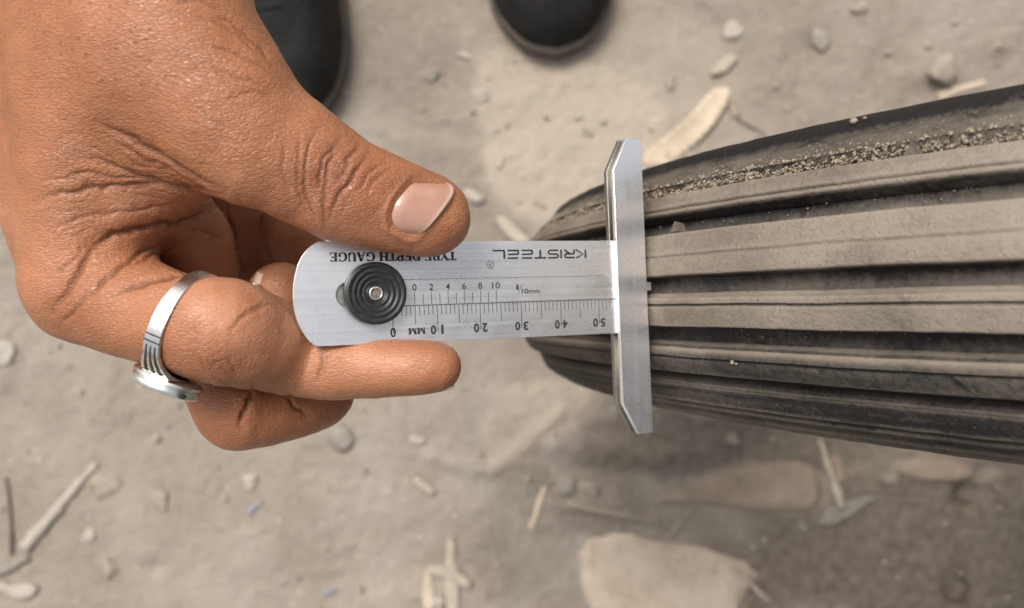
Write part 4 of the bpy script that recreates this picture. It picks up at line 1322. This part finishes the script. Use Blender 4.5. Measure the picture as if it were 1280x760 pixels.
def build_ring():
    c = C3(236, 405, 178.6)
    ax = C3(262, 424, 178.2) - C3(150, 376, 180.6)
    ax = ax / np.linalg.norm(ax)
    up = np.array([-.30, -1.0, 0.05])                      # towards the signet head
    d2 = lambda a: abs((a + math.pi) % (2 * math.pi) - math.pi)
    wf = lambda a: 2.7 + 1.5 * max(0, 1 - d2(a) / 2.2) + 4.6 * max(0, 1 - d2(a) / 0.95)
    tf = lambda a: 0.55 + 0.35 * max(0, 1 - d2(a) / 1.6) + .5 * max(0, 1 - d2(a) / .7)
    V, F, R, dirs, ax, up, sd2 = band_ring('band', c, ax, up, lambda p: hand_sdf(p), wf, tf)
    root = empty('ring', Matrix.Translation(((c[0]) / 1000, c[1] / 1000, c[2] / 1000 + CAM_H)))
    tag(root, 'silver signet ring with grooved shoulders on the index finger', 'ring')
    inv = root.matrix_world.inverted()
    def add(name, me, mat, par=root):
        me.transform(inv)
        return link(name, me, mat, par)
    add('band', cam_mesh('band', V, F, sharp=25), M_SILVER)
    # signet head: oval plate with raised rim on a wider foot
    r0 = R[0]
    hc = c + up * (r0 + 0.9)
    seg = 48
    prof = [(0, -.9), (.80, -.9), (.98, -.5), (1.0, 0), (.90, .25), (.88, .55), (.95, .8), (.97, 1.3), (.96, 1.9), (.92, 2.15), (.82, 2.2), (.76, 2.0), (0, 2.0)]
    VV, FF = [], []
    for i in range(seg):
        a = 2 * math.pi * i / seg
        for rr, z in prof:
            VV.append(hc + up * z + ax * (math.cos(a) * rr * 7.4 + .6) + sd2 * math.sin(a) * rr * 6.3)
    n = len(prof)
    for i in range(seg):
        k = (i + 1) % seg
        for j in range(n - 1): FF.append((i * n + j, k * n + j, k * n + j + 1, i * n + j + 1))
    add('signet_head', cam_mesh('signet_head', VV, FF, sharp=40), M_SILVER)
    # three dark grooves and the two cut lines on each shoulder
    for sg in (-1, 1):
        def on(a, t):
            i = a / (2 * math.pi) * len(R)
            i0 = int(math.floor(i)) % len(R); f = i - math.floor(i); i1 = (i0 + 1) % len(R)
            rr = R[i0] * (1 - f) + R[i1] * f
            dv = math.cos(a) * up + math.sin(a) * sd2
            return c + dv * (rr + 1.13 * tf(a) + t) , dv
        for off in (-.27, 0.0, .27):
            V2, F2 = [], []
            m = 12
            for q in range(m):
                a = sg * (0.52 + 0.62 * q / (m - 1))
                p, dv = on(a, 0.0)
                hw = 0.52 * (1 - q / (m - 1)) + 0.16
                mid = p + ax * off * wf(a)
                for e, hgt in ((-hw, -.25), (-hw * .5, .06), (hw * .5, .06), (hw, -.25)): V2.append(mid + ax * e + dv * hgt)
            for q in range(m - 1):
                for e in range(3): F2.append((q * 4 + e, q * 4 + e + 1, q * 4 + e + 5, q * 4 + e + 4))
            add('groove', cam_mesh('groove', V2, F2), M_TARN)
        for a in (1.22, 1.33):
            V2, F2 = [], []
            for q in range(7):
                e = (q / 6 - .5) * .98
                for da in (-.011, .011):
                    p, dv = on(sg * (a + da), 0.0)
                    V2.append(p + ax * e * wf(a) + dv * (0.03 - .13 * tf(a) * abs(e * 2) ** 2 - .0 * tf(a)))
            for q in range(6): F2.append((q * 2, q * 2 + 1, q * 2 + 3, q * 2 + 2))
            add('cut_line', cam_mesh('cut_line', V2, F2), M_TARN)
    return root
build_ring()

# ------------------------------------------------------------------ shoes of the person standing by
def build_shoe(toe, heel_dir, half_w, length, label):
    """toe = photo pixel of the toe tip; heel_dir = direction (x, y) on the ground from toe to heel"""
    q = G(*toe)
    hd = Vector((heel_dir[0], heel_dir[1], 0)).normalized()
    side = Vector((hd.y, -hd.x, 0))
    root = empty('shoe', Matrix(((side.x, hd.x, 0, q.x), (side.y, hd.y, 0, q.y), (0, 0, 1, 0), (0, 0, 0, 1))))
    tag(root, label, 'shoe', 'shoes on the dusty ground')
    leather = M_LEATHER
    def loft(name, rows, mat, cap=True, seg=40):
        V, F = [], []
        for r in rows:
            V += r
        n = len(rows[0])
        for i in range(len(rows) - 1):
            for j in range(n):
                k = (j + 1) % n
                F.append((i * n + j, i * n + k, (i + 1) * n + k, (i + 1) * n + j))
        if cap:
            F.append(tuple(range(n))); F.append(tuple(range((len(rows) - 1) * n, len(rows) * n)))
        me = mesh_from(name, V, F)
        bm = bmesh.new(); bm.from_mesh(me); bmesh.ops.recalc_face_normals(bm, faces=bm.faces); bm.to_mesh(me); bm.free()
        return link(name, me, mat, root)
    def outline(y_t, grow=0.0):
        # half width of the sole along its length (0 toe .. 1 heel)
        ks = [(0, 0.0), (.015, .34), (.04, .56), (.09, .80), (.16, .95), (.26, 1.0), (.40, .93), (.55, .80), (.70, .76), (.85, .78), (.95, .62), (.985, .4), (1, 0.0)]
        return float(np.interp(y_t, [k[0] for k in ks], [k[1] for k in ks])) * half_w
    def sole_loop(z, grow, n=48):
        out = []
        ts = [0.5 - 0.5 * math.cos(math.pi * i / (n // 2)) for i in range(n // 2 + 1)]
        right = [(outline(t), t * length) for t in ts]
        loop = right + [(-w, y) for w, y in right[-2:0:-1]]
        c = (0, length / 2)
        for x, y in loop:
            dx, dy = x - c[0], y - c[1]
            l = math.hypot(dx, dy)
            out.append((x + dx / l * grow, y + dy / l * grow, z))
        return out
    loft('outsole', [sole_loop(0.001, -.003), sole_loop(0.003, 0), sole_loop(0.016, 0.001), sole_loop(0.019, 0), sole_loop(0.020, -.004)], M_SOLE)
    rows = []
    hts = [(0.0, .026), (.03, .040), (.08, .047), (.2, .056), (.35, .072), (.5, .090), (.7, .10), (1, .11)]
    for z_f, sh in ((0, -.003), (.2, -.0045), (.4, -.0065), (.6, -.011), (.78, -.018), (.9, -.026), (.97, -.034), (1.0, -.040)):
        lp = []
        for x, y, _ in sole_loop(0, sh):
            H = float(np.interp(y / length, [h[0] for h in hts], [h[1] for h in hts]))
            lp.append((x, y, 0.0185 + (H - .0185) * z_f))
        rows.append(lp)
    loft('upper', rows, leather)
    # toe cap seam and eyelet facing
    V = []
    for i in range(21):
        a = (i / 20 - .5) * 2
        y = .078 + .018 * a * a
        x = a * outline(.078 / length) * .95
        H = float(np.interp(y / length, [h[0] for h in hts], [h[1] for h in hts])) * (1 - .55 * abs(a) ** 3)
        V.append((x, y, H + .001))
    sv, sf = [], []
    for i, p in enumerate(V):
        for dy, dz in ((-.002, 0), (0, .0012), (.002, 0), (0, -.004)): sv.append((p[0], p[1] + dy, p[2] + dz))
    for i in range(20):
        for j in range(4):
            k = (j + 1) % 4
            sf.append((i * 4 + j, i * 4 + k, i * 4 + 4 + k, i * 4 + 4 + j))
    link('toe_cap_seam', mesh_from('toe_cap_seam', sv, sf), leather, root)
    return root
M_LEATHER = mat_two('black_leather', (0.011, 0.0105, 0.010), (0.026, 0.024, 0.022), 45, 0.78, 0.0025, spec=0.25)
M_SOLE = mat_two('shoe_sole', (0.075, 0.062, 0.052), (0.14, 0.115, 0.095), 120, 0.85, 0.0006)
build_shoe((696, 76), (-0.10, 1), 0.050, 0.285, 'black leather shoe with a dusty sole rim, on open ground beside the tyre')
build_shoe((360, 170), (-0.03, 1), 0.051, 0.285, 'black leather shoe partly hidden behind the wrist and thumb')

# ------------------------------------------------------------------ litter on the ground
def sheet(name, outline, mat, label, cat, lift=2.0, curl=3.0, thick=0.7, seed=0, roll=None, cup=0.0, rot=0.0):
    """dry leaf / flake / shaving: outline in photo pixels lying on the ground, cut into a fine grid so it can curl"""
    pts = [(G(u, v).x, G(u, v).y) for u, v in outline]
    # soften the outline
    for _ in range(1):
        new = []
        for a, b in zip(pts, pts[1:] + pts[:1]):
            new += [(a[0] * .75 + b[0] * .25, a[1] * .75 + b[1] * .25), (a[0] * .25 + b[0] * .75, a[1] * .25 + b[1] * .75)]
        pts = new
    pa = np.array(pts)
    nz = fbm(np.stack([pa[:, 0] * 160 + seed, pa[:, 1] * 160, pa[:, 0] * 0], -1), 3)
    cen = pa.mean(0)
    pa = cen + (pa - cen) * (1 + 0.045 * nz[:, None])
    bm = bmesh.new()
    vs_ = [bm.verts.new((x, y, 0)) for x, y in pa]
    bm.faces.new(vs_)
    ext = max(np.ptp(pa[:, 0]), np.ptp(pa[:, 1]))
    step = max(0.004, ext / 14)
    for ax in (0, 1):
        lo, hi = pa[:, ax].min(), pa[:, ax].max()
        for c in np.arange(lo + step, hi, step):
            co = [0, 0, 0]; co[ax] = c
            no = [0, 0, 0]; no[ax] = 1
            bmesh.ops.bisect_plane(bm, geom=bm.verts[:] + bm.edges[:] + bm.faces[:], plane_co=co, plane_no=no)
    bmesh.ops.triangulate(bm, faces=bm.faces)
    co = np.array([v.co[:] for v in bm.verts])
    X, Y = co[:, 0], co[:, 1]
    gzv = ground_height(X, Y)
    base = gzv * 0.5 + gzv.mean() * 0.5
    n1 = fbm(np.stack([X * 28 + seed * 3.1, Y * 28, X * 0], -1), 3)
    d = poly_dist(X, Y, [tuple(p) for p in pa] + [tuple(pa[0])])
    dmax = d.max() + 1e-6
    z = base + (lift + curl * 0.5 * n1) / 1000 + cup / 1000 * (1 - d / dmax) ** 2 * (0.5 + 0.5 * n1)
    z = np.maximum(z, gzv + 0.0003)
    for v, zz in zip(bm.verts, z): v.co.z = zz
    org = Vector((cen[0], cen[1], float(z.min())))
    for v in bm.verts: v.co -= org
    r = bmesh.ops.solidify(bm, geom=bm.faces[:], thickness=thick / 1000)
    bmesh.ops.recalc_face_normals(bm, faces=bm.faces)
    me = bpy.data.meshes.new(name); bm.to_mesh(me); bm.free(); me.shade_smooth()
    o = link(name, me, mat)
    o.location = org
    return tag(o, label, cat)

def stick(name, path, w0, w1, mat, label, cat, flat=0.6, seed=0, lift=0.0):
    """twig or straw: path of photo pixels, widths in mm"""
    pts = [G(u, v) for u, v in path]
    cps = np.array([p[:] for p in pts])
    n = 6 * (len(cps) - 1) + 1
    t = np.linspace(0, len(cps) - 1, n)
    c = np.stack([np.interp(t, np.arange(len(cps)), cps[:, i]) for i in range(3)], 1)
    for _ in range(3): c[1:-1] = (c[:-2] + 2 * c[1:-1] + c[2:]) / 4
    c[:, 2] = ground_height(c[:, 0], c[:, 1])
    for _ in range(6): c[1:-1, 2] = (c[:-2, 2] + c[2:, 2]) / 2
    org = c[0].copy()
    V, F = [], []
    k = 8
    for i in range(n):
        f = i / (n - 1)
        w = (w0 + (w1 - w0) * f) / 2000 * (1 + .22 * math.sin(seed + i * 1.7) * math.sin(i * .9 + seed * 2))
        a = c[max(0, i - 1)]; b = c[min(n - 1, i + 1)]
        d = (b - a)[:2]; d /= np.linalg.norm(d) + 1e-9
        nn = np.array([-d[1], d[0]])
        for j in range(k):
            an = 2 * math.pi * j / k
            rr = w * (1 + .15 * math.sin(j * 2.3 + i + seed))
            p = c[i].copy(); p[:2] += nn * rr * math.cos(an); p[2] += rr * flat * (math.sin(an) + .8) + lift / 1000
            V.append(p - org)
    for i in range(n - 1):
        for j in range(k):
            j2 = (j + 1) % k
            F.append((i * k + j, i * k + j2, (i + 1) * k + j2, (i + 1) * k + j))
    F.append(tuple(range(k))); F.append(tuple(range((n - 1) * k, n * k)))
    me = mesh_from(name, V, F)
    bm = bmesh.new(); bm.from_mesh(me); bmesh.ops.recalc_face_normals(bm, faces=bm.faces); bm.to_mesh(me); bm.free()
    o = link(name, me, mat)
    o.location = org
    return tag(o, label, cat)

def pebble(u, v, rx, ry, rz, mat, label, seed, ang=0.0, name='pebble', cat='pebble', facet=0.6):
    bm = bmesh.new()
    bmesh.ops.create_icosphere(bm, subdivisions=3, radius=1.0)
    co = np.array([q.co[:] for q in bm.verts])
    d = 1 + facet * vnoise(co * 1.3 + seed * 7.7) + 0.16 * fbm(co * 3.5 + seed, 3)
    rx, ry, rz = rx * .76, ry * .76, rz * .5
    co = co * d[:, None] * np.array([rx, ry, rz]) / 1000
    ca, sa = math.cos(ang), math.sin(ang)
    co[:, 0], co[:, 1] = co[:, 0] * ca - co[:, 1] * sa, co[:, 0] * sa + co[:, 1] * ca
    for q, p in zip(bm.verts, co): q.co = p
    me = bpy.data.meshes.new(name); bm.to_mesh(me); bm.free(); me.shade_smooth()
    o = link(name, me, mat)
    g = G(u, v)
    o.location = (g.x, g.y, gz(u, v) + rz * 0.22 / 1000)
    return tag(o, label, cat)

L_PALE = mat_two('pale_dry_leaf', (0.44, 0.35, 0.265), (0.58, 0.48, 0.38), 40, 0.8, 0.0008)
L_BROWN = mat_two('brown_dry_leaf', (0.29, 0.22, 0.165), (0.37, 0.29, 0.225), 50, 0.85, 0.0008)
W_PALE = mat_two('pale_wood', (0.37, 0.31, 0.24), (0.49, 0.425, 0.34), 70, 0.8, 0.0005, (1, 1, 1))
W_WARM = mat_two('warm_wood', (0.50, 0.40, 0.285), (0.64, 0.53, 0.40), 60, 0.75, 0.0005)
S_GREY = mat_two('grey_stone', (0.24, 0.21, 0.178), (0.33, 0.292, 0.25), 160, 0.9, 0.0006)
S_PALE = mat_two('pale_stone', (0.36, 0.315, 0.26), (0.46, 0.415, 0.355), 160, 0.9, 0.0005)
S_TAN = mat_two('tan_stone', (0.27, 0.225, 0.175), (0.37, 0.315, 0.25), 160, 0.9, 0.0005)
T_DARK = mat_two('dark_stem', (0.075, 0.058, 0.045), (0.14, 0.11, 0.085), 150, 0.85, 0.0004)
B_PLAST = mat_two('blue_shred', (0.25, 0.25, 0.30), (0.33, 0.33, 0.38), 150, 0.6, 0.0002)

z5 = lambda pts: [(700 + x / 2.207, 520 + y / 2.207) for x, y in pts]
z2 = lambda pts: [(780 + x / 2.56, y / 2.56) for x, y in pts]
z4 = lambda pts: [(400 + x / 2.375, 440 + y / 2.375) for x, y in pts]
z3 = lambda pts: [(x / 2.56, 540 + y / 2.56) for x, y in pts]

sheet('dry_leaf', z5([(60, 360), (90, 335), (180, 322), (270, 340), (340, 355), (420, 370), (500, 395), (545, 425), (550, 448), (520, 455), (505, 500), (470, 540), (440, 600), (320, 640), (200, 630), (110, 570), (75, 510), (58, 430)]), L_PALE,
      'broad pale tan dry leaf lying flat below the tyre', 'leaf', 0.8, 2, .5, 1, cup=1.5)
stick('leaf_stalk', z5([(470, 415), (520, 455), (560, 495), (575, 508)]), 4.5, 2.5, W_PALE, 'short pale stalk at the tip of the broad tan leaf', 'stalk', seed=2, lift=1.5)
stick('straw', z5([(290, 335), (320, 300), (358, 252)]), 2.0, 1.5, W_PALE, 'thin straw bridging the broad tan leaf and the reddish brown leaf', 'straw', seed=3, lift=3)
sheet('dry_leaf', z5([(222, 236), (330, 200), (430, 152), (560, 126), (704, 118), (716, 190), (716, 264), (600, 264), (480, 254), (370, 236), (290, 238)]), L_BROWN,
      'reddish brown pointed dry leaf cut off by a pale stick', 'leaf', .8, 2.5, .5, 4, cup=2)
stick('stick', z5([(712, 60), (735, 130), (755, 190), (772, 250)]), 4.0, 7.5, W_PALE, 'pale flat stick lying across the end of the reddish brown leaf', 'stick', .5, 5, 3)
sheet('leaf_scrap', z5([(728, 112), (770, 104), (790, 150), (778, 190), (745, 180)]), L_BROWN, 'small reddish leaf scrap on the far side of the pale flat stick', 'leaf', 1.5, 3, .6, 6)
sheet('bark_flake', z5([(708, 296), (722, 262), (775, 235), (830, 222), (882, 214), (850, 238), (790, 280), (735, 306)]), S_GREY, 'grey brown bark flake at the foot of the pale flat stick', 'flake', 2, 4, 1, 7)
stick('twig', z5([(18, 238), (110, 258), (200, 275), (275, 290)]), 5.5, 3.0, S_TAN, 'dull tan twig above the broad pale leaf', 'twig', seed=8)
pebble(708, 608, 8.5, 9.5, 6, S_GREY, 'rounded grey pebble touching a squarish tan one', 1)
pebble(735, 611, 9, 9, 6, S_TAN, 'squarish tan pebble touching a rounded grey one', 2, .3)
pebble(916, 598, 6, 4.5, 4, S_TAN, 'small tan pebble under the tyre edge, above the reddish brown leaf', 33)
pebble(1110, 599, 8, 5, 5, S_TAN, 'oval tan pebble between the pale flat stick and the hole in the soil', 3)
pebble(1003, 657, 5, 5, 4, S_GREY, 'little grey pebble below the grey brown bark flake', 34)
pebble(915, 548, 6, 5, 4, S_TAN, 'small dull pebble in the shade right under the tyre', 35)
sheet('leaf_scrap', [(1112, 582), (1150, 572), (1195, 578), (1218, 592), (1190, 602), (1140, 598)], L_BROWN, 'dull brown leaf scrap beside the hole in the soil', 'leaf', 1, 3, .6, 9)
sheet('wood_shaving', z2([(45, 525), (85, 470), (135, 436), (190, 392), (250, 322), (300, 270), (345, 290), (320, 350), (255, 435), (180, 502), (105, 548)]), W_WARM, 'long pale orange wood shaving by the end of the steel cross bar', 'wood shaving', 1.5, 3, .9, 10, cup=2.5)
sheet('leaf_scrap', z2([(318, 300), (345, 310), (370, 365), (362, 388), (335, 360)]), L_BROWN, 'narrow brown leaf scrap at the tip of the orange shaving', 'leaf', 2, 3, .6, 11)
stick('twig', z2([(365, 388), (400, 405), (452, 434)]), 2.2, 1.4, T_DARK, 'thin dark twig next to the orange wood shaving', 'twig', seed=12)
sheet('wood_chip', z2([(268, 246), (290, 208), (340, 178), (362, 190), (340, 218), (305, 243)]), W_PALE, 'small pale wood chip above the orange shaving', 'wood chip', 2, 3, 2.0, 13)
pebble(915, 38, 9, 8, 6, S_PALE, 'round whitish pebble between the shoe and the tyre', 4)
pebble(1027, 50, 9, 12, 6, S_GREY, 'upright grey pebble with a dark hollow beside it', 5, .5)
pebble(1171, 89, 13, 12, 8, S_TAN, 'lumpy tan clod above the tyre', 6, .4)
pebble(1074, 11, 8, 7, 5, S_TAN, 'small tan pebble near the lumpy clod', 7)
pebble(836, 106, 6, 9, 4, S_TAN, 'narrow tan pebble left of the orange shaving', 8)
stick('straw', [(1172, 122), (1200, 112), (1234, 102)], 8, 5, L_PALE, 'wide dull straw partly behind the tyre', 'straw', .35, 14)
sheet('wood_chip', [(618, 272), (632, 270), (648, 287), (666, 303), (650, 307), (630, 293)], W_PALE, 'whitish wood sliver just above the gauge blade', 'wood chip', 1.5, 3, 1.5, 15)
sheet('wood_chip', [(577, 238), (590, 236), (606, 247), (600, 256), (584, 250)], S_PALE, 'whitish chip by the tip of the thumb', 'wood chip', 1.5, 2, 1.5, 16)
pebble(601, 122, 6.5, 6, 4.5, S_PALE, 'bright round pebble between thumb and shoe', 9)
pebble(723, 147, 4.5, 4.5, 3.5, S_PALE, 'tiny white pebble in the sandy patch near the cross bar', 10)
stick('straw', [(628, 195), (624, 210)], 4.5, 4, W_PALE, 'stub of pale straw above the whitish sliver', 'straw', seed=17)
pebble(537, 92, 9, 6, 5, S_GREY, 'grey pebble casting a dark crescent near the left shoe', 11)
pebble(582, 70, 9, 4, 4, S_PALE, 'flat pale pebble below the shoe on open ground', 12, -.2)
sheet('wood_chip', z4([(272, 375), (290, 366), (325, 390), (345, 412), (332, 424), (300, 402)]), W_PALE, 'slim pale chip below the index fingertip', 'wood chip', 2, 2, 2, 18)
stick('straw', z4([(628, 525), (645, 470), (668, 398)]), 6.0, 4.5, L_PALE, 'straight pale straw below the lower end of the cross bar', 'straw', .5, 19)
pebble(427, 547, 13.5, 13.5, 9, S_GREY, 'rounded grey pebble beside the curled finger', 13, .5, facet=.16)
pebble(522, 551, 7, 5, 4, S_PALE, 'small pale pebble below the index fingertip', 14)
sheet('wood_splinter', z4([(378, 545), (402, 545), (404, 640), (412, 720), (408, 770), (372, 770), (372, 650)]), W_PALE, 'upright pale splinter in the heap of peeled wood', 'splinter', 1.2, 2, .8, 20, cup=1)
sheet('wood_splinter', z4([(310, 640), (335, 628), (400, 640), (440, 668), (452, 700), (420, 690), (370, 668), (330, 660)]), W_PALE, 'bent pale splinter crossing the heap of peeled wood', 'splinter', 2.2, 2, .8, 21, cup=1)
sheet('wood_splinter', z4([(308, 650), (335, 650), (342, 770), (306, 770)]), L_PALE, 'short tan splinter in the heap of peeled wood', 'splinter', 1, 2, .8, 22)
pebble(549, 754, 7, 7, 5, S_PALE, 'white pebble at the foot of the peeled splinters', 15)
stick('twig', z3([(78, 372), (130, 310), (180, 255), (220, 205), (265, 150), (312, 98)]), 10.0, 5.0, S_PALE, 'thick pale grey twig lying on bare ground', 'twig', .55, 23)
stick('stem', z3([(24, 146), (36, 230), (40, 310), (36, 395)]), 2.6, 3.5, T_DARK, 'thin dark upright stem beside the thick pale twig', 'stem', seed=24)
stick('twig', z3([(-40, 465), (20, 436), (92, 398)]), 9, 7, S_GREY, 'grey twig stub touching the lower end of the thick pale twig', 'twig', .5, 25)
sheet('plaster_flake', z3([(-40, 488), (0, 470), (40, 492), (70, 480), (115, 486), (128, 505), (80, 538), (40, 520), (0, 508), (-40, 515)]), S_PALE, 'ragged white flake below the thick pale twig', 'flake', 2, 3, 2.5, 26)
pebble(314, 602, 7.5, 6.5, 5, S_PALE, 'white pebble under the curled finger', 16)
pebble(111, 669, 6, 6, 4.5, S_PALE, 'white pebble right of the thick pale twig', 17)
pebble(199, 626, 8, 10, 4, S_TAN, 'pale crumbly lump right of the thick pale twig', 18, .4)
pebble(135, 711, 7, 10, 4, S_TAN, 'long pale lump below the thick pale twig', 19, .4)
pebble(130, 605, 16, 12, 4, S_TAN, 'broad crumbly pale lump at the top of the thick pale twig', 20, .5)
sheet('plastic_shred', z3([(795, 265), (800, 235), (830, 218), (832, 232), (812, 250), (806, 272)]), B_PLAST, 'bluish plastic shred near the white pebble', 'plastic shred', 1.2, 2, .4, 27)
sheet('plastic_shred', z3([(1030, 508), (1060, 498), (1080, 505), (1060, 524), (1038, 522)]), B_PLAST, 'bluish plastic shred near the peeled splinters', 'plastic shred', 1.2, 2, .4, 28)
pebble(4, 440, 14, 12, 7, S_PALE, 'pale stone beside the hand, under the ringed finger', 21, .3)
pebble(30, 250, 8, 7, 5, S_PALE, 'pale stone peeking out past the back of the hand', 41, .3)

def broken_shell(u, v, r, h, label, seed, gap=0):
    """open six-sided rim of a dark husk, half sunk in the soil"""
    V, F = [], []
    n = 18
    rr = np.random.default_rng(seed)
    k = 0
    for i in range(n):
        a = 2 * math.pi * i / n
        hexr = r / max(abs(math.cos((a % (math.pi / 3)) - math.pi / 6)), .5) * .92
        hh = h * (0.6 + .7 * rr.random()) * (0.25 if i < gap else 1)
        for q, z in ((1.0, -3), (1.0, hh), (.80, hh * .9), (.62, -4)):
            V.append((hexr * q * math.cos(a) / 1000, hexr * q * math.sin(a) / 1000, z / 1000))
    for i in range(n):
        j = (i + 1) % n
        for e in range(3): F.append((i * 4 + e, j * 4 + e, j * 4 + e + 1, i * 4 + e + 1))
    F.append(tuple(i * 4 + 3 for i in range(n)))
    me = mesh_from('husk', V, F, False)
    bm = bmesh.new(); bm.from_mesh(me); bmesh.ops.recalc_face_normals(bm, faces=bm.faces); bm.to_mesh(me); bm.free()
    o = link('husk', me, T_DARK)
    g = G(u, v)
    o.location = (g.x, g.y, gz(u, v) + 0.002)
    return tag(o, label, 'husk')
broken_shell(1213, 618, 9.5, 5, 'dark six sided husk half sunk in the soil under the tyre', 3)
broken_shell(1196, 737, 12, 2.5, 'low broken dark husk rim in the dark soil', 5, 7)

# loose grit, nobody could count it
def build_grit():
    ico = bmesh.new(); bmesh.ops.create_icosphere(ico, subdivisions=1, radius=1.0)
    iv = np.array([v.co[:] for v in ico.verts]); jf = np.array([[v.index for v in f.verts] for f in ico.faces]); ico.free()
    n = 2600
    x = rng.uniform(-.46, .46, n); y = rng.uniform(-.29, .29, n)
    keep = fbm(np.stack([x * 12, y * 12, x * 0], -1), 2) > -0.25
    x, y = x[keep], y[keep]
    z = ground_height(x, y)
    r = 0.00045 + 0.0022 * rng.random(len(x)) ** 5
    VV, FF = [], []
    for i in range(len(x)):
        sc = r[i] * (1 + .6 * (rng.random(3) - .5))
        VV.append(np.array([x[i], y[i], z[i] + r[i] * .2]) + iv * sc * (1 + .35 * (rng.random((len(iv), 1)) - .5)))
        FF.append(jf + i * len(iv))
    o = link('grit', np_mesh('grit', np.concatenate(VV), np.concatenate(FF), True), mat_two('grit', (0.24, 0.20, 0.16), (0.44, 0.385, 0.32), 45, 0.95, 0.0003))
    tag(o, 'fine loose grit scattered over the dusty ground', 'grit', kind='stuff')
build_grit()
